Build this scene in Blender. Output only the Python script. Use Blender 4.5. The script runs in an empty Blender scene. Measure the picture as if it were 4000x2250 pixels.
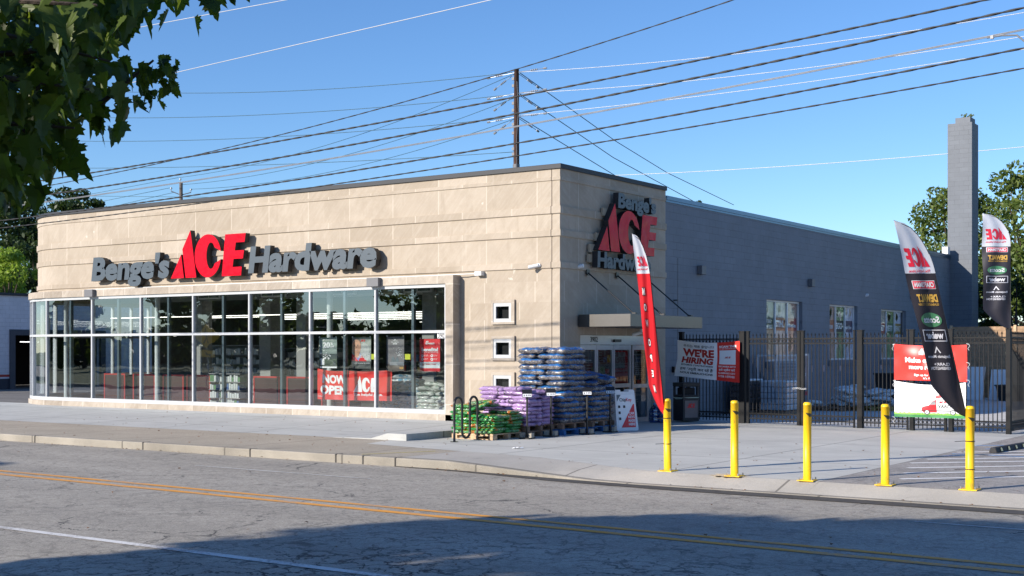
import bpy, bmesh, math, random
import numpy as np
from mathutils import Vector, Matrix
random.seed(7)
rng = np.random.default_rng(11)
SC = bpy.context.scene
COL = SC.collection
R = math.radians
# ------------------------------------------------------------------ camera, sky, sun
cd = bpy.data.cameras.new('camera'); cam = bpy.data.objects.new('camera', cd); COL.objects.link(cam)
cam.location = (0, 0, 1.9); cam.rotation_euler = (R(90), 0, R(34.53))
cd.sensor_width = 36; cd.lens = 45.545; cd.shift_x = 0; cd.shift_y = 0.0604
cd.clip_start = 0.05; cd.clip_end = 3000
SC.camera = cam
SUN_DIR = Vector((0.4216, 0.9068, -0.415)).normalized()
w = bpy.data.worlds.new('World'); SC.world = w; w.use_nodes = True
nt = w.node_tree; bg = nt.nodes['Background']
sky = nt.nodes.new('ShaderNodeTexSky'); sky.sky_type = 'NISHITA'; sky.sun_disc = False
sky.sun_elevation = math.asin(-SUN_DIR.z)
sky.sun_rotation = math.atan2(-SUN_DIR.x, -SUN_DIR.y)
sky.altitude = 200; sky.air_density = 1.0; sky.dust_density = 0.0; sky.ozone_density = 5.5
hs = nt.nodes.new('ShaderNodeHueSaturation'); hs.inputs['Hue'].default_value = .505; hs.inputs['Saturation'].default_value = 1.07; hs.inputs['Value'].default_value = 1.0
nt.links.new(sky.outputs[0], hs.inputs['Color']); nt.links.new(hs.outputs[0], bg.inputs[0]); bg.inputs[1].default_value = 0.112
sd = bpy.data.lights.new('sun', 'SUN'); so = bpy.data.objects.new('sun', sd); COL.objects.link(so)
sd.energy = 4.7; sd.angle = R(0.55); sd.color = (1.0, 0.915, 0.80)
so.rotation_euler = SUN_DIR.to_track_quat('-Z', 'Y').to_euler(); so.location = (-20, -30, 30)
SC.view_settings.view_transform = 'Standard'; SC.view_settings.look = 'None'
SC.view_settings.exposure = 0.66; SC.view_settings.gamma = 1.0
try:
    SC.render.engine = 'CYCLES'; SC.cycles.transparent_max_bounces = 16; SC.cycles.max_bounces = 8
except Exception: pass

# ------------------------------------------------------------------ materials
def new_mat(name):
    m = bpy.data.materials.new(name); m.use_nodes = True
    return m, m.node_tree, m.node_tree.nodes['Principled BSDF']
def N(t, typ, **kw):
    n = t.nodes.new(typ)
    for k, v in kw.items():
        if k in ('inp',):
            for kk, vv in v.items(): n.inputs[kk].default_value = vv
        else: setattr(n, k, v)
    return n
def rgb(c): return (c[0], c[1], c[2], 1)
MC = {}
def mat(name, col, rough=.6, metal=0.0, var=.12, vs=3.0, bump=0.0, bs=60, coat=0.0, spec=None, trans=0.0):
    if name in MC: return MC[name]
    m, t, b = new_mat(name)
    tc = N(t, 'ShaderNodeTexCoord')
    if var > 0:
        n1 = N(t, 'ShaderNodeTexNoise', inp={'Scale': vs, 'Detail': 8, 'Roughness': .65})
        t.links.new(tc.outputs['Object'], n1.inputs['Vector'])
        mp = N(t, 'ShaderNodeMapRange', inp={'From Min': .3, 'From Max': .7, 'To Min': 1 - var, 'To Max': 1 + var})
        t.links.new(n1.outputs['Fac'], mp.inputs['Value'])
        mx = N(t, 'ShaderNodeVectorMath', operation='SCALE'); mx.inputs[0].default_value = col
        t.links.new(mp.outputs[0], mx.inputs['Scale']); t.links.new(mx.outputs[0], b.inputs['Base Color'])
    else: b.inputs['Base Color'].default_value = rgb(col)
    b.inputs['Roughness'].default_value = rough; b.inputs['Metallic'].default_value = metal
    if coat: b.inputs['Coat Weight'].default_value = coat; b.inputs['Coat Roughness'].default_value = .1
    if bump:
        n2 = N(t, 'ShaderNodeTexNoise', inp={'Scale': bs, 'Detail': 4})
        t.links.new(tc.outputs['Object'], n2.inputs['Vector'])
        bp = N(t, 'ShaderNodeBump', inp={'Strength': bump, 'Distance': .01})
        t.links.new(n2.outputs['Fac'], bp.inputs['Height']); t.links.new(bp.outputs[0], b.inputs['Normal'])
    MC[name] = m
    return m
def ramp(t, stops, interp='LINEAR'):
    r = N(t, 'ShaderNodeValToRGB'); cr = r.color_ramp; cr.interpolation = interp
    while len(cr.elements) < len(stops): cr.elements.new(.5)
    for e, (p, c) in zip(cr.elements, stops): e.position = p; e.color = rgb(c) if len(c) == 3 else c
    return r
def mixc(t, a, b, fac, mode='MIX'):
    n = N(t, 'ShaderNodeMix', data_type='RGBA', blend_type=mode)
    for s, i in ((fac, 0), (a, 6), (b, 7)):
        if isinstance(s, (int, float)): n.inputs[i].default_value = s
        elif isinstance(s, tuple): n.inputs[i].default_value = rgb(s)
        else: t.links.new(s, n.inputs[i])
    return n.outputs[2]
def noise(t, vec, scale, detail=6, rough=.6, dist=0):
    n = N(t, 'ShaderNodeTexNoise', inp={'Scale': scale, 'Detail': detail, 'Roughness': rough, 'Distortion': dist})
    t.links.new(vec, n.inputs['Vector']); return n.outputs['Fac']
def mrange(t, v, a, b, c, d):
    n = N(t, 'ShaderNodeMapRange', inp={'From Min': a, 'From Max': b, 'To Min': c, 'To Max': d})
    t.links.new(v, n.inputs['Value']); return n.outputs[0]
def math_(t, op, a, b=None):
    n = N(t, 'ShaderNodeMath', operation=op)
    for i, s in enumerate((a, b)):
        if s is None: continue
        if isinstance(s, (int, float)): n.inputs[i].default_value = s
        else: t.links.new(s, n.inputs[i])
    return n.outputs[0]
def bumpn(t, b, h, strength, dist=.01, prev=None):
    n = N(t, 'ShaderNodeBump', inp={'Strength': strength, 'Distance': dist})
    t.links.new(h, n.inputs['Height'])
    if prev: t.links.new(prev, n.inputs['Normal'])
    if b: t.links.new(n.outputs[0], b.inputs['Normal'])
    return n.outputs[0]
def pos(t):
    return N(t, 'ShaderNodeNewGeometry').outputs['Position']
def scaled(t, v, s):
    n = N(t, 'ShaderNodeVectorMath', operation='MULTIPLY'); t.links.new(v, n.inputs[0]); n.inputs[1].default_value = s
    return n.outputs[0]
# asphalt road with cracks
def asphalt(name, base, cracks=1.0, warm=(1, .97, .92)):
    m, t, b = new_mat(name); p = pos(t)
    big = noise(t, scaled(t, p, (.15, .5, 1)), 1.0, 4)
    fine = noise(t, p, 90, 3, .8); mid = noise(t, p, 9, 8, .7)
    f = mrange(t, big, .3, .7, .86, 1.14)
    f2 = mrange(t, fine, .25, .75, .5, 1.5)
    f3 = mrange(t, mid, .3, .7, .84, 1.16)
    cs = noise(t, p, 28, 2, .6); f3 = math_(t, 'MULTIPLY', f3, mrange(t, cs, .3, .7, .82, 1.18))
    yy_ = N(t, 'ShaderNodeSeparateXYZ'); t.links.new(p, yy_.inputs[0]); f3 = math_(t, 'MULTIPLY', f3, mrange(t, math_(t, 'SINE', math_(t, 'MULTIPLY', yy_.outputs['Y'], 3.6)), -1, 1, .93, 1.05))
    v = math_(t, 'MULTIPLY', math_(t, 'MULTIPLY', f, f2), f3)
    sp = noise(t, p, 230, 1, .5); spk = mrange(t, sp, .62, .72, 0, .5); v = math_(t, 'ADD', v, spk)
    sc = N(t, 'ShaderNodeVectorMath', operation='SCALE'); sc.inputs[0].default_value = tuple(base[i] * warm[i] for i in range(3))
    t.links.new(v, sc.inputs['Scale']); col = sc.outputs[0]
    # wheel-path polish, lengthwise along the road
    if cracks:
        wv = N(t, 'ShaderNodeTexNoise', inp={'Scale': 1.4, 'Detail': 5, 'Roughness': .7}); t.links.new(p, wv.inputs['Vector'])
        off = N(t, 'ShaderNodeVectorMath', operation='MULTIPLY_ADD'); t.links.new(wv.outputs['Color'], off.inputs[0])
        off.inputs[1].default_value = (.9, .9, 0); t.links.new(p, off.inputs[2])
        def crk(scale, wd, m0, m1, msc, seedoff):
            vo = N(t, 'ShaderNodeTexVoronoi', feature='DISTANCE_TO_EDGE', inp={'Scale': scale}); 
            a = N(t, 'ShaderNodeVectorMath', operation='ADD'); t.links.new(off.outputs[0], a.inputs[0]); a.inputs[1].default_value = (seedoff, seedoff * .7, 0)
            fl = scaled(t, a.outputs[0], (1, 1, 0)); t.links.new(fl, vo.inputs['Vector'])
            line = mrange(t, vo.outputs['Distance'], wd * .4, wd, 1, 0)
            mk = mrange(t, noise(t, scaled(t, p, (1, 1, 0)), msc, 3, .5), m0, m1, 0, 1)
            return math_(t, 'MULTIPLY', line, mk)
        # alligator patches concentrated on the near side right
        sep = N(t, 'ShaderNodeSeparateXYZ'); t.links.new(p, sep.inputs[0])
        nearY = mrange(t, sep.outputs['Y'], 12.6, 9.5, 0, 1)
        xs = mrange(t, sep.outputs['X'], -11.5, -8.5, 0, 1)
        region = math_(t, 'MULTIPLY', nearY, xs)
        c1 = crk(3.4, .055, .30, .42, .55, 3.1)
        c1 = math_(t, 'MULTIPLY', c1, mrange(t, region, 0, 1, .3, 1))
        c2 = crk(.5, .010, .46, .56, .35, 9.7)
        c3 = crk(1.3, .009, .56, .63, .5, 1.7)
        c = math_(t, 'MULTIPLY', math_(t, 'MAXIMUM', c2, c3), cracks)
        # fade out of crack along its length
        c = math_(t, 'MULTIPLY', c, mrange(t, noise(t, p, 2.3, 4, .7), .38, .55, .15, 1))
        c = math_(t, 'MAXIMUM', c, math_(t, 'MULTIPLY', c1, mrange(t, noise(t, p, 1.6, 4, .7), .35, .5, .25, 1)))
        col = mixc(t, col, (.02, .02, .021), c)
    t.links.new(col, b.inputs['Base Color']); b.inputs['Roughness'].default_value = .86
    bumpn(t, b, fine, .55, .008)
    return m
M_ROAD = asphalt('road_asphalt', (.325, .308, .278))
M_LOT = asphalt('lot_asphalt', (.31, .295, .285), .6)
M_ALLEY = asphalt('alley_asphalt', (.17, .165, .16), .6)
def concrete(name, base, var=.1, joint=None, fine=.12, agg=0, streak=0):
    m, t, b = new_mat(name); p = pos(t)
    v = math_(t, 'MULTIPLY', mrange(t, noise(t, p, .7, 6, .6), .3, .7, 1 - var, 1 + var), mrange(t, noise(t, p, 60, 3, .7), .3, .7, 1 - fine, 1 + fine))
    if streak:
        v = math_(t, 'MULTIPLY', v, mrange(t, noise(t, scaled(t, p, (.6, 7, 1)), 1.5, 5, .6), .3, .7, 1 - streak, 1 + streak))
    if agg:
        v = math_(t, 'MULTIPLY', v, mrange(t, noise(t, p, 130, 1, .5), .35, .65, 1 - agg, 1 + agg))
    st = mrange(t, noise(t, p, 2.1, 8, .78), .56, .72, 0, .42)
    sc = N(t, 'ShaderNodeVectorMath', operation='SCALE'); sc.inputs[0].default_value = base; t.links.new(v, sc.inputs['Scale'])
    col = mixc(t, sc.outputs[0], tuple(c * .5 for c in base), st)
    col = mixc(t, col, (.1, .09, .08), mrange(t, noise(t, p, 1.3, 2, .4), .70, .76, 0, .35))
    if joint:
        br = N(t, 'ShaderNodeTexBrick', offset=0.0, inp={'Scale': 1, 'Mortar Size': .02, 'Brick Width': joint[0], 'Row Height': joint[1], 'Mortar Smooth': .1})
        ad = N(t, 'ShaderNodeVectorMath', operation='ADD'); t.links.new(p, ad.inputs[0]); ad.inputs[1].default_value = (joint[2], joint[3], 0)
        t.links.new(ad.outputs[0], br.inputs['Vector'])
        col = mixc(t, col, tuple(c * .36 for c in base), math_(t, 'MULTIPLY', br.outputs['Fac'], .9))
    t.links.new(col, b.inputs['Base Color']); b.inputs['Roughness'].default_value = .85
    bumpn(t, b, noise(t, p, 120, 3, .7), .35, .004)
    return m
M_SLAB = concrete('slab_concrete', (.405, .412, .40), .1, (3.0, 2.6, .9, 1.1), streak=.06)
M_PLAZA = concrete('plaza_concrete', (.475, .468, .432), .1, (4.1, 4.3, 1.3, .55), streak=.08)
M_WALK = concrete('aggregate_walk', (.35, .305, .24), .12, (3.05, 9, .6, 4.2), fine=.16, agg=.3)
M_CURB = concrete('curb_concrete', (.27, .245, .205), .28, (3.05, 90, .6, 4.2), agg=.2)
M_APRON = concrete('apron_concrete', (.40, .375, .335), .12, (3.6, 90, .2, 4.2), agg=.12)
M_YARD = concrete('yard_concrete', (.56, .545, .52), .1, (4.5, 4.5, 0, 0))
M_DARKLIP = mat('tar_seal', (.06, .055, .05), .9, var=.4, vs=8)
M_GRASS = mat('verge_grass', (.07, .10, .03), .95, var=.5, vs=4)
def worn(name, col, lo, hi, under=(.3, .28, .26)):
    m, t, b = new_mat(name); p = pos(t); n_ = math_(t, 'ADD', math_(t, 'MULTIPLY', noise(t, p, 24, 5, .75), .6), math_(t, 'MULTIPLY', noise(t, p, 1.1, 3, .5), .4))
    t.links.new(mixc(t, col, under, mrange(t, n_, lo, hi, 0, 1)), b.inputs['Base Color']); b.inputs['Roughness'].default_value = .75; return m
M_WHITE_L = worn('paint_white_worn', (.70, .69, .67), .47, .60)
M_WHITE_P = worn('paint_white_lot', (.80, .79, .77), .55, .66)
M_YEL_L = worn('paint_yellow_worn', (.72, .31, .035), .49, .66)
M_BLUE_L = mat('paint_blue_worn', (.16, .34, .62), .7, var=.2, vs=14)
# limestone with UV rows
def stone(name, base, dk, lt, bw=.95):
    m, t, b = new_mat(name); p = pos(t)
    uv = N(t, 'ShaderNodeUVMap'); uv.uv_map = 'UVMap'
    br = N(t, 'ShaderNodeTexBrick', offset=.5, inp={'Scale': 1, 'Mortar Size': .017, 'Mortar Smooth': .25, 'Brick Width': bw, 'Row Height': 1.0, 'Bias': 0.0})
    br.inputs['Color1'].default_value = (0, 0, 0, 1); br.inputs['Color2'].default_value = (1, 1, 1, 1)
    t.links.new(uv.outputs[0], br.inputs['Vector'])
    sx = N(t, 'ShaderNodeSeparateColor'); t.links.new(br.outputs['Color'], sx.inputs[0])
    c = mixc(t, base, dk, math_(t, 'MULTIPLY', sx.outputs[0], .7))
    # diagonal bedding streaks within the stone
    rot = N(t, 'ShaderNodeVectorRotate', rotation_type='AXIS_ANGLE'); rot.inputs['Axis'].default_value = (.5, 1, 0); rot.inputs['Angle'].default_value = .9
    t.links.new(p, rot.inputs['Vector'])
    sk = noise(t, scaled(t, rot.outputs[0], (1.2, 1.2, 14)), 1.0, 6, .65, .4)
    c = mixc(t, c, lt, mrange(t, sk, .45, .75, 0, .35))
    c = mixc(t, c, dk, mrange(t, noise(t, p, .9, 8, .75), .44, .64, 0, .55))
    c = mixc(t, c, dk, mrange(t, noise(t, scaled(t, p, (6, 6, .8)), 1.0, 4, .6), .58, .75, 0, .5))
    c = mixc(t, c, lt, mrange(t, noise(t, scaled(t, p, (5, 5, .5)), 1.0, 5, .6), .62, .8, 0, .5))
    c = mixc(t, c, (lt[0] * 1.16, lt[1] * 1.16, lt[2] * 1.16), math_(t, 'MULTIPLY', br.outputs['Fac'], .32))
    c = mixc(t, c, (.6, .57, .5), mrange(t, noise(t, p, 2.6, 3, .5), .735, .76, 0, .6))
    t.links.new(c, b.inputs['Base Color']); b.inputs['Roughness'].default_value = .82
    n1 = bumpn(t, None, br.outputs['Fac'], -.25, .004)
    bumpn(t, b, noise(t, p, 45, 5, .7), .3, .005, n1)
    return m
M_STONE = stone('limestone', (.415, .352, .283), (.29, .238, .18), (.52, .465, .395), 1.5)
M_STONE2 = stone('weathered_limestone', (.44, .385, .32), (.22, .18, .14), (.58, .53, .47), 1.0)
# painted block wall
def block(name, base, bstr=.6, wv=.12):
    m, t, b = new_mat(name); p = pos(t)
    uv = N(t, 'ShaderNodeUVMap'); uv.uv_map = 'UVMap'
    br = N(t, 'ShaderNodeTexBrick', offset=.5, inp={'Scale': 1, 'Mortar Size': .009, 'Mortar Smooth': .35, 'Brick Width': .406, 'Row Height': .203})
    wob = N(t, 'ShaderNodeVectorMath', operation='MULTIPLY_ADD')
    nz = N(t, 'ShaderNodeTexNoise', inp={'Scale': 3.0, 'Detail': 4}); t.links.new(uv.outputs[0], nz.inputs['Vector'])
    t.links.new(nz.outputs['Color'], wob.inputs[0]); wob.inputs[1].default_value = (.012, .012, 0); t.links.new(uv.outputs[0], wob.inputs[2])
    t.links.new(wob.outputs[0], br.inputs['Vector'])
    br.inputs['Color1'].default_value = (0, 0, 0, 1); br.inputs['Color2'].default_value = (1, 1, 1, 1)
    v = mrange(t, noise(t, p, 1.2, 7, .65), .3, .7, 1 - wv, 1 + wv)
    sc = N(t, 'ShaderNodeVectorMath', operation='SCALE'); sc.inputs[0].default_value = base; t.links.new(v, sc.inputs['Scale'])
    sx = N(t, 'ShaderNodeSeparateColor'); t.links.new(br.outputs['Color'], sx.inputs[0])
    c = mixc(t, sc.outputs[0], tuple(x * .86 for x in base), math_(t, 'MULTIPLY', sx.outputs[0], .5))
    gaps = math_(t, 'MULTIPLY', br.outputs['Fac'], mrange(t, noise(t, p, 1.7, 4, .6), .35, .6, .15, .75))
    c = mixc(t, c, tuple(x * .5 for x in base), gaps)
    t.links.new(c, b.inputs['Base Color']); b.inputs['Roughness'].default_value = .7
    n1 = bumpn(t, None, br.outputs['Fac'], -bstr, .008)
    bumpn(t, b, noise(t, p, 60, 5, .75), .5, .006, n1)
    return m
M_BLOCK = block('painted_block_slate', (.17, .19, .225))
M_BLOCK_CH = block('painted_block_chimney', (.14, .155, .18))
M_BLOCK_W = block('painted_block_white', (.62, .62, .66), .4)
# glass: partly see-through, partly mirror
def glass(name, tint, ior=1.45, k=1.0, rough=0.0, base=0.0):
    m, t, b = new_mat(name); out = t.nodes['Material Output']; t.nodes.remove(b)
    tr = N(t, 'ShaderNodeBsdfTransparent'); tr.inputs[0].default_value = rgb(tint)
    gl = N(t, 'ShaderNodeBsdfGlossy'); gl.inputs['Roughness'].default_value = rough; gl.inputs['Color'].default_value = (.92, .96, 1, 1)
    p = pos(t)
    ge = N(t, 'ShaderNodeNewGeometry'); dt = N(t, 'ShaderNodeVectorMath', operation='DOT_PRODUCT'); t.links.new(ge.outputs['True Normal'], dt.inputs[0]); t.links.new(ge.outputs['Incoming'], dt.inputs[1])
    one = math_(t, 'SUBTRACT', 1.0, math_(t, 'ABSOLUTE', dt.outputs['Value']))
    fr = math_(t, 'ADD', math_(t, 'MULTIPLY', math_(t, 'POWER', one, 5.0), .96), .04)
    f = math_(t, 'ADD', math_(t, 'MULTIPLY', fr, k), base)
    f.node.use_clamp = True
    bp = N(t, 'ShaderNodeBump', inp={'Strength': .06, 'Distance': .02}); t.links.new(noise(t, p, 1.6, 2, .4), bp.inputs['Height'])
    t.links.new(bp.outputs[0], gl.inputs['Normal'])
    mx = N(t, 'ShaderNodeMixShader'); t.links.new(f, mx.inputs[0]); t.links.new(tr.outputs[0], mx.inputs[1]); t.links.new(gl.outputs[0], mx.inputs[2])
    t.links.new(mx.outputs[0], out.inputs[0])
    return m
M_GLASS = glass('storefront_glass', (.83, .88, .88), 1.5, 2.6, 0.0, .085)
M_GLASS_D = glass('dark_glass', (.4, .42, .42), 1.5, 1.3)
def emis(name, col, s):
    m, t, b = new_mat(name)
    b.inputs['Base Color'].default_value = rgb(col); b.inputs['Emission Color'].default_value = rgb(col); b.inputs['Emission Strength'].default_value = s
    return m
M_LAMP = emis('strip_light', (1, .95, .85), 2.2)
M_ALU = mat('white_frame', (.44, .455, .47), .4, var=.04)
M_DARKFR = mat('dark_mullion', (.10, .13, .15), .35, .3, var=.1)
M_FLASH = mat('slate_flashing', (.02, .023, .03), .6, .0, var=.1, vs=1.5)
M_FLASHB = mat('blue_flashing', (.07, .13, .2), .3, .6, var=.1, vs=1.5)
M_BLACK = mat('black_metal', (.02, .02, .022), .35, .2, var=.2)
M_FENCE = mat('fence_black', (.011, .0115, .013), .62, .0, var=.2)
for _n in M_FENCE.node_tree.nodes:
    if _n.type == 'BSDF_PRINCIPLED': _n.inputs['Specular IOR Level'].default_value = .2
M_GREYBOX = mat('grey_box', (.13, .13, .14), .5, var=.1)
M_RED = mat('sign_red_acrylic', (.58, .008, .022), .10, var=.05, bump=.5, bs=2.2)
for _n in M_RED.node_tree.nodes:
    if _n.type == 'BSDF_PRINCIPLED': _n.inputs['Specular IOR Level'].default_value = .06
    if _n.type == 'BUMP': _n.inputs['Distance'].default_value = .05
M_LETTER = mat('letter_grey', (.052, .072, .092), .45, var=.05)
M_LETTERK = mat('letter_return_black', (.018, .018, .02), .5, var=.1)
M_WHITE = mat('white_print', (.78, .79, .8), .5, var=.04)
M_PLWHITE = mat('white_plastic', (.7, .71, .72), .4, var=.05)
M_REDP = mat('red_print', (.62, .02, .03), .4, var=.1)
M_REDV = mat('red_vinyl', (.70, .035, .025), .3, var=.08, vs=5, coat=.3)
M_WHV = mat('white_vinyl', (.88, .88, .89), .35, var=.03, coat=.2)
M_BLKP = mat('black_print', (.02, .02, .025), .5, var=0)
M_GRYP = mat('grey_print', (.22, .25, .24), .5, var=.1, vs=8)
M_GREENP = mat('green_print', (.04, .26, .07), .5, var=.25, vs=12)
M_ORANGEP = mat('orange_print', (.6, .2, .04), .5, var=.1)
M_YELP = mat('gold_print', (.55, .33, .05), .5, var=.1)
M_SKIN = mat('printed_skin', (.55, .3, .2), .5, var=.15, vs=10)
M_SILV = mat('silver_alu', (.42, .43, .45), .35, .6, var=.08)
M_YELLOW, _t, _b = new_mat('bollard_yellow')
_tc = N(_t, 'ShaderNodeTexCoord'); _sp = N(_t, 'ShaderNodeSeparateXYZ'); _t.links.new(_tc.outputs['Object'], _sp.inputs[0])
_oi = N(_t, 'ShaderNodeObjectInfo'); _v = N(_t, 'ShaderNodeVectorMath', operation='ADD'); _t.links.new(_tc.outputs['Object'], _v.inputs[0]); _t.links.new(_oi.outputs['Location'], _v.inputs[1])
_g = math_(_t, 'MULTIPLY', mrange(_t, _sp.outputs['Z'], 0, .35, 1, .03), mrange(_t, noise(_t, _v.outputs[0], 9, 6, .75), .5, .68, 0, .7))
_c = mixc(_t, mixc(_t, (.92, .58, .008), (.85, .50, .01), mrange(_t, noise(_t, _v.outputs[0], 3, 4, .6), .4, .7, 0, 1)), (.22, .15, .07), _g)
_c = mixc(_t, _c, (.16, .12, .09), mrange(_t, noise(_t, scaled(_t, _v.outputs[0], (14, 14, 5)), 1.6, 3, .6), .70, .73, 0, .8))
_t.links.new(_c, _b.inputs['Base Color']); _b.inputs['Roughness'].default_value = .42
M_WOOD = mat('pallet_wood', (.52, .36, .22), .8, var=.25, vs=14, bump=.3)
M_WOODD = mat('pallet_wood_dark', (.24, .15, .10), .85, var=.3, vs=14, bump=.3)
M_WOODB = mat('pallet_blue', (.03, .12, .3), .8, var=.3, vs=14)
M_POLE = mat('pole_wood', (.075, .038, .028), .9, var=.4, vs=5, bump=.6, bs=20)
M_POLE2 = mat('pole_wood_grey', (.13, .11, .10), .9, var=.3, vs=6)
M_CABLE = mat('black_cable', (.012, .012, .013), .55, var=.3, vs=3)
M_CABLEW = mat('bare_aluminium_wire', (.5, .51, .53), .5, .2, var=.1)
M_CABLEG = mat('grey_cable', (.2, .21, .23), .45, .2, var=.2)
M_CABLEB = mat('weathered_copper_wire', (.04, .09, .11), .5, .2, var=.1)
M_BARK = mat('bark', (.07, .05, .04), .9, var=.4, vs=9, bump=.5)
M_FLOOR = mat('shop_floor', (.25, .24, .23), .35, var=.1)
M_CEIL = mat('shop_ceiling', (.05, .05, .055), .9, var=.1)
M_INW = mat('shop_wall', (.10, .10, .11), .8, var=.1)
M_COLW = mat('pale_column', (.5, .53, .53), .6, var=.05)
M_SHELF = mat('shelf_metal', (.25, .25, .26), .5, var=.1)
M_REDC = mat('red_cabinet', (.42, .012, .01), .4, var=.15)
M_DUCT = mat('duct_grey', (.16, .17, .17), .5, .2, var=.1)

# ------------------------------------------------------------------ geometry helpers
ORG = {}
def tag(o, label=None, cat=None, group=None, kind=None):
    if label: o['label'] = label
    if cat: o['category'] = cat
    if group: o['group'] = group
    if kind: o['kind'] = kind
    return o
def thing(name, label, cat, loc=(0, 0, 0), group=None, rz=0):
    o = bpy.data.objects.new(name, None); COL.objects.link(o); o.location = loc; o.rotation_euler = (0, 0, rz)
    o.empty_display_size = .2
    ORG[o.name] = Vector(loc); return tag(o, label, cat, group)
class MB:
    def __init__(s): s.v = []; s.f = []; s.m = []; s.uv = None
    def add(s, vs, fs, mi=0):
        n = len(s.v); s.v += [tuple(v) for v in vs]; s.f += [tuple(i + n for i in f) for f in fs]; s.m += [mi] * len(fs); return s
    def box(s, a, b, mi=0):
        x0, x1 = sorted((a[0], b[0])); y0, y1 = sorted((a[1], b[1])); z0, z1 = sorted((a[2], b[2]))
        return s.add([(x0, y0, z0), (x1, y0, z0), (x1, y1, z0), (x0, y1, z0), (x0, y0, z1), (x1, y0, z1), (x1, y1, z1), (x0, y1, z1)],
                     [(0, 3, 2, 1), (4, 5, 6, 7), (0, 1, 5, 4), (1, 2, 6, 5), (2, 3, 7, 6), (3, 0, 4, 7)], mi)
    def quad(s, a, b, c, d, mi=0): return s.add([a, b, c, d], [(0, 1, 2, 3)], mi)
    def tube(s, pts, r, n=8, mi=0, caps=True):
        pts = [Vector(p) for p in pts]; rs = r if isinstance(r, (list, tuple)) else [r] * len(pts)
        vs = []; fs = []; up = None
        for i, p in enumerate(pts):
            d = (pts[min(i + 1, len(pts) - 1)] - pts[max(i - 1, 0)]).normalized()
            if up is None: up = Vector((0, 0, 1)) if abs(d.z) < .9 else Vector((1, 0, 0))
            a = d.cross(up).normalized(); bb = a.cross(d).normalized(); up = bb
            for k in range(n):
                t = 2 * math.pi * k / n; vs.append(p + (a * math.cos(t) + bb * math.sin(t)) * rs[i])
        for i in range(len(pts) - 1):
            for k in range(n):
                k2 = (k + 1) % n; fs.append((i * n + k, i * n + k2, (i + 1) * n + k2, (i + 1) * n + k))
        if caps: fs.append(tuple(range(n))); fs.append(tuple(reversed(range((len(pts) - 1) * n, len(pts) * n))))
        return s.add(vs, fs, mi)
    def prism(s, poly, fn0, fn1, mi=0, side=None):
        """closed 2D polygon, two mapping functions to front and back"""
        n = len(poly); s.add([fn0(*p) for p in poly] + [fn1(*p) for p in poly],
            [tuple(range(n))], mi)
        base = len(s.v) - 2 * n
        s.f.append(tuple(base + n + i for i in reversed(range(n)))); s.m.append(mi if side is None else side)
        for i in range(n):
            j = (i + 1) % n; s.f.append((base + i, base + n + i, base + n + j, base + j)); s.m.append(mi if side is None else side)
        return s
    def xform(s, M): s.v = [tuple(M @ Vector(v)) for v in s.v]; return s
    def build(s, name, mats, parent=None, smooth=False, uvf=None, fixn=False):
        if not isinstance(mats, (list, tuple)): mats = [mats]
        o0 = ORG.get(parent.name, Vector((0, 0, 0))) if parent else Vector((0, 0, 0))
        me = bpy.data.meshes.new(name)
        me.from_pydata([(v[0] - o0.x, v[1] - o0.y, v[2] - o0.z) for v in s.v], [], s.f)
        for m in mats: me.materials.append(m)
        if len(mats) > 1: me.polygons.foreach_set('material_index', s.m)
        if smooth: me.polygons.foreach_set('use_smooth', [True] * len(me.polygons))
        if s.uv is not None:
            l = me.uv_layers.new(name='UVMap'); l.data.foreach_set('uv', [c for f in s.uv for uv in f for c in uv])
        me.update()
        if fixn:
            bm = bmesh.new(); bm.from_mesh(me); bmesh.ops.recalc_face_normals(bm, faces=bm.faces); bm.to_mesh(me); bm.free()
        o = bpy.data.objects.new(name, me); COL.objects.link(o)
        if parent: o.parent = parent; ORG[o.name] = o0
        return o
    def single(s, name, mats, label, cat, loc, group=None, kind=None, smooth=False, **k):
        """top-level one-mesh thing with origin at loc"""
        s.v = [(v[0] - loc[0], v[1] - loc[1], v[2] - loc[2]) for v in s.v]
        o = s.build(name, mats, None, smooth, **k); o.location = loc
        return tag(o, label, cat, group, kind)
def struct(mb, name, mats, **k):
    o = mb.build(name, mats, None, **k); o['kind'] = 'structure'; return o
def bevel(o, w=.01, seg=2):
    m = o.modifiers.new('bevel', 'BEVEL'); m.width = w; m.segments = seg; m.limit_method = 'ANGLE'; return o
def dup(root, loc, label=None, rz=None, group=None):
    r = root.copy(); COL.objects.link(r); r.location = loc
    if rz is not None: r.rotation_euler = (0, 0, rz)
    if label: r['label'] = label
    if group: r['group'] = group
    ORG[r.name] = Vector(loc)
    for ch in root.children:
        c = ch.copy(); COL.objects.link(c); c.parent = r
        for g in ch.children:
            d = g.copy(); COL.objects.link(d); d.parent = c
    return r
# ------------------------------------------------------------------ text
TC = {}
def text_raw(s, off=0.0, ext=0.0, shear=0.0, sp=1.0, lead=1.0):
    key = (s, off, ext, shear, sp)
    if key in TC: return TC[key]
    cu = bpy.data.curves.new('txt', 'FONT'); cu.body = s; cu.size = 1; cu.offset = off; cu.extrude = ext; cu.shear = shear
    cu.space_character = sp; cu.resolution_u = 3; cu.fill_mode = 'BOTH' if ext else 'FRONT'
    cu.align_x = 'LEFT'
    o = bpy.data.objects.new('txt', cu); COL.objects.link(o)
    dg = bpy.context.evaluated_depsgraph_get(); dg.update()
    me = bpy.data.meshes.new_from_object(o.evaluated_get(dg))
    n = len(me.vertices); co = np.empty(n * 3); me.vertices.foreach_get('co', co)
    vs = co.reshape(-1, 3).copy(); fs = [tuple(p.vertices) for p in me.polygons]
    bpy.data.objects.remove(o); bpy.data.curves.remove(cu); bpy.data.meshes.remove(me)
    TC[key] = (vs, fs); return TC[key]
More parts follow.
